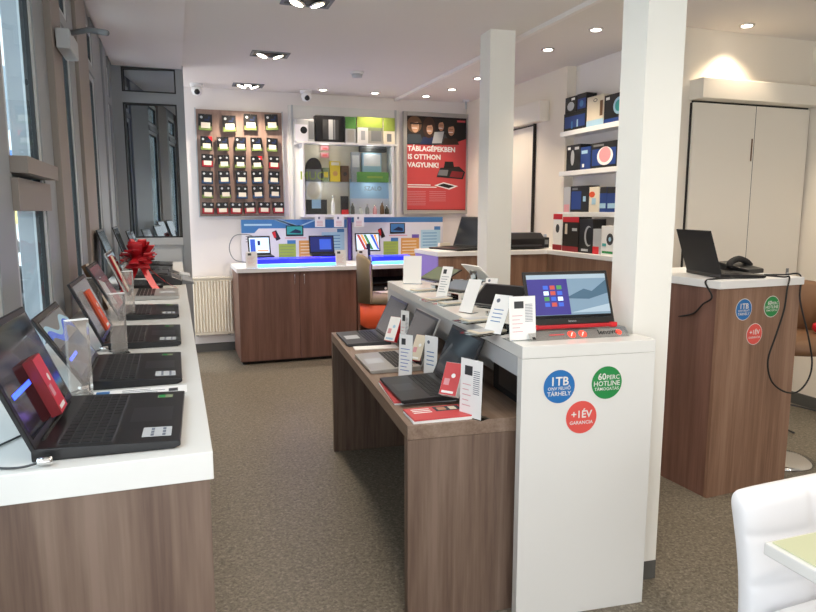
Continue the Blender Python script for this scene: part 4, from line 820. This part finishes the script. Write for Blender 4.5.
shelfbox('white box with an orange figure on the lower shelf', 588.5, 187, 598.3, 213, s3, XF - .01, .1, 'cream', [('d', .3, .7, .3, 'orange', .12), ('r', .3, .3, .7, .55, 'lblue')])
shelfbox('blue box with a white label, left of the pair on the lower shelf', 598.6, 187, 606, 213, s3, XF, .1, 'dblue', [('r', .1, .15, .9, .35, 'lblue'), ('r', 0, .75, 1, 1, 'black')])
shelfbox('blue box with a white label, right of the pair on the lower shelf', 606.3, 187, 616, 213, s3, XF, .1, 'dblue', [('r', .1, .15, .9, .35, 'lblue'), ('r', 0, .75, 1, 1, 'black')])
XC = 3.06
shelfbox('white headphone box with a red top on the rear counter', 552.5, 214, 561.6, 249, LZ, XC + .02, .1, 'paper', [('r', 0, .85, 1, 1, 'red'), ('d', .5, .6, .2, 'dkgrey', .12), ('r', 0, 0, 1, .15, 'darkred')])
shelfbox('red and black box on the rear counter', 562, 217, 578, 251, LZ, XC, .12, 'hairb', [('r', 0, .85, 1, 1, 'red'), ('r', .15, .5, .3, .8, 'beige'), ('r', .6, .6, .9, .68, 'lgrey'), ('r', 0, 0, 1, .15, 'darkred')])
shelfbox('black box with a silver headset on the rear counter', 578.4, 219, 592, 253, LZ, XC, .12, 'black', [('d', .7, .5, .3, 'lgrey', .3), ('d', .78, .5, .26, 'black', .26), ('r', .2, .05, .7, .12, 'lgrey')])
shelfbox('small white box with a red corner on the rear counter', 592.3, 229, 600, 255, LZ, XC, .1, 'lgrey', [('r', 0, 0, .8, .3, 'red')])
shelfbox('white box picturing a round webcam on the rear counter', 600.4, 226, 614, 257, LZ, XC - .01, .1, 'paper', [('d', .65, .55, .25, 'dkgrey', .2), ('d', .65, .55, .1, 'lblue', .08), ('r', .1, .06, .9, .14, 'green'), ('r', .1, .3, .4, .4, 'teal')])

# ---------------- right desk
RR = R(3.2); RO = Vector((2.577, 2.595, 0)); RZ = 1.15; MR = Matrix.Translation(RO) @ Matrix.Rotation(RR, 4, 'Z')
def rl(x, y, z=RZ): v = MR @ Vector((x, y, z)); return (v.x, v.y, v.z)
t = thing('service_desk', 'tall brown wood desk with white top and three round stickers at the right', 'desk', RO, RR)
MB().box(-.01, -.01, RZ - .04, .595, .72, RZ, 'whitem').build('worktop', t, bevel=.002)
fp = MB().box(0, 0, 0, .58, .02, RZ - .041, 'woodR').build('front_panel', t); MB().box(0, .021, 0, .02, .71, RZ - .041, 'cabwood').build('side_panel', t); MB().box(.56, .021, 0, .58, .71, RZ - .041, 'woodR').build('side_panel', t)
def rloc(x, y):
    n_ = MR.to_3x3() @ Vector((0, -1, 0)); r = ray(x, y); t_ = (Vector(RO) - Vector((0, 0, EYE))).dot(n_) / r.dot(n_); q = MR.inverted() @ (Vector((0, 0, EYE)) + r * t_); return (q.x, q.z)
three(fp, rloc(743.5, 309.5), rloc(771.5, 306.5), rloc(754, 334), .054)
laptop('black laptop seen from behind on the tall wood desk', rl(.262, .215, RZ + .001), RR + R(72), w=.36, d=.25, opn=108, scr='off', L=.24, sticker=False)
t = thing('telephone', 'black telephone with raised handset beside the laptop on the tall desk', 'telephone', rl(.49, .33), RR + R(10))
MB().prismx([(-.1, 0), (.1, 0), (.1, .06), (-.1, .025)], -.06, .1, 'black').build('body', t, bevel=.006); MB().tube([(-.11, -.02, .035), (-.09, -.01, .06), (.0, .0, .078), (.08, .0, .06), (.11, -.01, .035)], .018, 'blackm', n=12).build('handset', t)
o = MB().box(0, 0, 0, .05, .07, .06, 'yellow').box(.05, .0, .0, .1, .1, .03, 'black').build('yellow_note_block', None, 0, rl(.02, .58, RZ + .0005), RR); tag(o, 'yellow note block behind the laptop on the tall desk', 'note block')
def pl(pts, yv): return [tuple(onY(x, y, yv)) for x, y in pts]
yv = 2.575
pts = [rl(.36, .1, RZ + .012), rl(.44, .0, RZ + .006), rl(.47, -.015, RZ + .004)] + pl([(787, 290), (784, 310), (776, 335), (768, 360), (771, 380), (783, 391), (797, 392), (808, 380), (812, 362), (808, 335)], 2.57) + [tuple(onY(800, 300, 2.6)), rl(.6, .02, RZ + .006), rl(.55, .08, RZ + .006), rl(.45, .12, RZ + .006)]
o = MB().tube(pts, .0045, 'blackm').build('hanging_cable'); tag(o, 'black cable hanging in a loop over the front of the tall desk', 'cable')
pts = [rl(.14, .05, RZ + .008), rl(.03, .06, RZ + .006), rl(-.018, .08, RZ - .01)] + [tuple(onX(x, y, 2.555)) for x, y in ((712, 297), (703, 304))] + [tuple(onX(694, 313, 2.56)), tuple(onX(682, 316, 2.565)), tuple(onX(668, 317, 2.57))]
o = MB().tube(pts, .0045, 'blackm').build('hanging_cable'); tag(o, 'black cable running down the left side of the tall desk', 'cable')
t = thing('door_stop_lamp', 'small grey bracket on the wall behind the tall desk', 'bracket', onY(787, 276, W2 - .03)); MB().box(-.015, 0, -.06, .015, .029, .06, 'grey').build('body', t, bevel=.003); MB().box(-.008, -.006, -.03, .008, 0, .03, 'lgrey').build('catch', t)
o = MB().tube([(3.9, 3.2, .01), (3.95, 3.45, .012), (4.1, 3.6, .02), (4.3, 3.62, .05), (4.5, 3.5, .01)], .006, 'dkgrey').build('floor_cable'); tag(o, 'dark cable lying on the floor by the right wall', 'cable')

# ---------------- dining table and white chair in the right foreground
tcorner = onZ(764, 541, .74)
t = thing('glass_top_table', 'white table with a glass top in the lower right corner', 'table', (tcorner.x, tcorner.y, 0))
MB().box(0, -.9, .707, 1.2, 0, .738, 'white').build('tabletop', t, bevel=.004); MB().box(.012, -.888, .7385, 1.188, -.012, .742, 'tableglass').build('glass_sheet', t)
for x, y in ((.25, -.25), (1.0, -.25), (.25, -.7), (1.0, -.7)): MB().box(x - .03, y - .03, 0, x + .03, y + .03, .706, 'white').build('leg', t, bevel=.003)
cyv = 1.25; ca = onY(750, 500, cyv); t = thing('dining_chair', 'white leather dining chair with stitched seams behind the glass topped table', 'chair', (ca.x + .235, cyv, 0), R(2))
def backsurf():
    m = MB(); W = .235; Zs = list(range(31)); N = 30; zt = ca.z + .01; front = []; back = []
    for j in Zs:
        s_ = j / 30; e = max(0, (s_ - .93) / .07); z = .27 + s_ * (zt - .27); w = W * (1.04 - .07 * math.sin(PI * min(1, s_ * 1.1))) * (1 - .05 * e * e)
        for i in range(N + 1):
            u = i / N * 2 - 1; x = w * u; yb = .05 * s_ ** 1.5 - .02 * (1 - u * u)
            crown = .012 * (1 - u * u) * s_ ** 6; th = (.03 + .010 * (1 - u ** 4)) * math.sqrt(max(.05, 1 - e * e * .9)) * (1 - .35 * abs(u) ** 12)
            sm = .0055 * max(math.exp(-((u + .12) / .035) ** 2), math.exp(-((s_ - .77) / .018) ** 2) if True else 0, math.exp(-((s_ - .5) / .018) ** 2))
            front.append((x, yb - th + sm, z + crown)); back.append((x, yb + th, z + crown))
    R_ = len(Zs); S = N + 1; vs = front + back; o = len(front); fs = []
    for j in range(R_ - 1):
        for i in range(N):
            a = j * S + i; fs.append((a, a + 1, a + S + 1, a + S)); fs.append((o + a + 1, o + a, o + a + S, o + a + S + 1))
    for j in range(R_ - 1):
        a = j * S; fs.append((a, a + S, o + a + S, o + a)); a = j * S + N; fs.append((a + S, a, o + a, o + a + S))
    for i in range(N):
        a = (R_ - 1) * S + i; fs.append((a, a + 1, o + a + 1, o + a)); fs.append((i + 1, i, o + i, o + i + 1))
    m._add(vs, fs, 'whitechair', True); ob = m.build('backrest', t); sd = ob.modifiers.new('s', 'SUBSURF'); sd.levels = 1; sd.render_levels = 2; return ob
backsurf()
MB().box(-.22, -.45, .38, .22, -.045, .47, 'whitechair').build('seat', t, bevel=.03, seg=4)
for x, y in ((-.19, -.41), (.19, -.41), (-.19, .0), (.19, .0)): MB().box(x - .018, y - .018, 0, x + .018, y + .018, .385 if y < -.1 else .28, 'chrome').build('leg', t, bevel=.003)

# ---------------- ceiling fittings
def square_light(label, x, y):
    t = thing('recessed_light', label, 'ceiling light', (x, y, CE), 0, 'square twin ceiling spotlights')
    MB().box(-.15, -.095, -.008, .15, -.075, 0, 'grey').box(-.15, .075, -.008, .15, .095, 0, 'grey').box(-.15, -.075, -.008, -.13, .075, 0, 'grey').box(.13, -.075, -.008, .15, .075, 0, 'grey').build('frame', t)
    MB().box(-.13, -.075, -.003, .13, .075, -.001, 'black').build('well', t)
    for s in (-1, 1):
        T = Matrix.Translation((s * .062, 0, -.014)) @ Matrix.Rotation(R(-18 * s), 4, 'Y')
        MB(T).lathe([(.052, -.006), (.056, 0), (.05, .008)], 'chrome', n=24).build('lamp_ring', t); MB(T).lathe([(.04, -.0085), (.04, -.006)], 'lamp', n=20).build('lamp', t)
for lab, x, y in (('nearest square twin spotlight in the ceiling', 307, 1), ('middle square twin spotlight in the ceiling', 270, 54), ('farthest square twin spotlight in the ceiling', 248, 85)):
    p = onZ(x, y, CE); square_light(lab, p.x, p.y)
def down(label, x, y):
    t = thing('downlight', label, 'ceiling light', (x, y, CE), 0, 'small round downlights')
    MB().lathe([(.048, -.007), (.052, 0)], 'chrome', n=24).build('ring', t); MB().lathe([(.034, -.0095), (.036, -.007)], 'lampw', n=20).build('lamp', t)
SP = []
for lab, x, y, yy in (('round downlight above the product board', 248, 91, 7.0), ('round downlight above the left of the showcase', 323, 94, 7.0), ('round downlight above the right of the showcase', 375, 96, 7.0), ('round downlight above the poster', 426, 97.5, 7.0)):
    p = onY(x, y, yy); down(lab, p.x, yy); SP.append((p.x, yy, 60, 70))
for lab, x, y in (('round downlight left of the rear pillar', 452, 89), ('round downlight right of the rear pillar', 548, 49), ('round downlight left of the front pillar', 596, 29), ('round downlight above the sliding door header', 747, 25), ('small round downlight behind the front edge of the rear pillar', 478, 78)):
    p = onZ(x, y, CE); down(lab, p.x, p.y); SP.append((p.x, p.y, 75, 90))
def camera_dome(label, x, y):
    p = onY(x, y, 7.12); t = thing('security_camera', label, 'camera', (p.x, 7.12, CE))
    MB().lathe([(.06, -.03), (.065, -.01), (.065, 0)], 'whitem', n=24).build('mount', t); MB(Matrix.Translation((.0, -.02, -.06))).lathe([(.01, -.055), (.04, -.045), (.055, -.01), (.05, .03)], 'whitem', n=24).build('housing', t)
    MB(Matrix.Translation((.0, -.06, -.085)) @ Matrix.Rotation(R(70), 4, 'X')).lathe([(.025, -.01), (.028, .0), (.02, .022)], 'black', n=20).build('lens', t)
camera_dome('white security camera above the product board at the ceiling', 197, 97); camera_dome('white security camera above the showcase at the ceiling', 306, 97)
p = onZ(357, 72, CE); t = thing('smoke_detector', 'white smoke detector in the middle of the ceiling', 'smoke detector', p); MB().lathe([(.058, -.02), (.062, 0)], 'whitem', n=28).build('base', t); MB().lathe([(.02, -.05), (.045, -.045), (.05, -.02)], 'lgrey', n=28).build('sensor', t)
p = onY(466, 99, 7.1); t = thing('ceiling_bracket', 'small white bracket at the ceiling right of the poster', 'bracket', (p.x, 7.1, CE)); MB().box(-.03, -.02, -.02, .03, .02, 0, 'whitem').build('plate', t); MB().tube([(0, 0, -.02), (0, 0, -.1)], .012, 'lgrey', sub=1).build('stem', t)
# door closer on the window wall
t = thing('door_closer', 'pale door closer with a grey arm high on the window wall', 'door closer', (0, 0, 0))
a = onX(63, 42, GX + .06); MB().box(GX + .045, a.y - .1, a.z - .045, GX + .10, a.y + .16, a.z + .035, 'lgrey').build('body', t, bevel=.006)
a1 = Vector((GX + .08, a.y - .02, a.z + .06)); b1 = onX(107, 33, -.22)
MB().tube([tuple(a1 - Vector((0, 0, .03))), tuple(a1 + (b1 - a1) * .55), tuple(b1)], .012, 'grey', sub=1).build('arm', t)
# grey bin-like dark chair seen outside the pane (bollard)
t = thing('outdoor_bin', 'rounded dark grey bin standing outside the window', 'bin', (-1.0, 4.6, -.12)); MB().lathe([(.2, 0), (.25, .6), (.25, 1.1), (.2, 1.25), (.05, 1.3)], 'dkgrey', n=24).build('body', t); MB().lathe([(.26, 1.08), (.27, 1.12), (.26, 1.14)], 'grey', n=24).build('rim', t)

# ================================================================== LIGHT
def spot(x, y, e, ang, z=CE - .05, col=(1, .82, .6), tilt=0, r=.04):
    l = bpy.data.lights.new('spot', 'SPOT'); l.energy = e; l.spot_size = R(ang); l.spot_blend = .7; l.color = col; l.shadow_soft_size = r
    o = bpy.data.objects.new('spot_lamp', l); C.objects.link(o); o.location = (x, y, z); o.rotation_euler = (R(tilt), 0, 0)
for x, y, e, a in SP: spot(x, y, e * (.28 if y > 6.5 else .5), 110, tilt=0)
for x, y in ((.76, 4.15), (.76, 5.5), (.74, 6.9)): spot(x, y, 60, 130, col=(1, .86, .7))
for x, y in ((.76, 2.6), (.76, 1.1), (.76, -.4), (2.0, 1.0), (3.4, 1.0), (3.4, -.4), (2.0, -.4), (3.4, 2.4), (2.0, 2.7)): spot(x, y, 24, 140, col=(1, .88, .74))
def area(loc, rot, sx, sy, e, col):
    l = bpy.data.lights.new('area', 'AREA'); l.shape = 'RECTANGLE'; l.size = sx; l.size_y = sy; l.energy = e; l.color = col
    o = bpy.data.objects.new('daylight', l); C.objects.link(o); o.location = loc; o.rotation_euler = rot; return o
for x, e in ((1.1, 1.6), (1.95, 1.2)):
    l = bpy.data.lights.new('led', 'POINT'); l.energy = e * 1.2; l.color = (.25, .25, 1); l.shadow_soft_size = .08; o = bpy.data.objects.new('led_lamp', l); C.objects.link(o); o.location = (x, 6.55, KZ + .1)
l = bpy.data.lights.new('led', 'POINT'); l.energy = 2; l.color = (.38, .22, 1); l.shadow_soft_size = .1; o = bpy.data.objects.new('led_lamp', l); C.objects.link(o); o.location = (1.7, 5.9, .98)  # added violet light in open air, tints the rear counter end
l = bpy.data.lights.new('sun', 'SUN'); l.energy = 5; l.angle = R(6); l.color = (1, .97, .92); o = bpy.data.objects.new('sun_lamp', l); C.objects.link(o); o.rotation_euler = Vector((-.5, .33, -.8)).to_track_quat('-Z', 'Y').to_euler()
W = bpy.data.worlds.new('world'); bpy.context.scene.world = W; W.use_nodes = True; nt = W.node_tree; bg = nt.nodes['Background']
sk = nt.nodes.new('ShaderNodeTexCoord'); gr = nt.nodes.new('ShaderNodeSeparateXYZ'); rp = nt.nodes.new('ShaderNodeValToRGB')
rp.color_ramp.elements[0].position = .0; rp.color_ramp.elements[0].color = (.72, .74, .75, 1); rp.color_ramp.elements[1].position = .5; rp.color_ramp.elements[1].color = (.86, .92, 1, 1)
nt.links.new(sk.outputs['Generated'], gr.inputs[0]); nt.links.new(gr.outputs['Z'], rp.inputs['Fac']); nt.links.new(rp.outputs['Color'], bg.inputs['Color']); bg.inputs['Strength'].default_value = 2.9
sc = bpy.context.scene; sc.view_settings.view_transform = 'Standard'; sc.view_settings.exposure = .1; sc.view_settings.look = 'None'
sc.cycles.max_bounces = 8; sc.cycles.transparent_max_bounces = 16; sc.cycles.sample_clamp_indirect = 6; sc.cycles.use_denoising = True
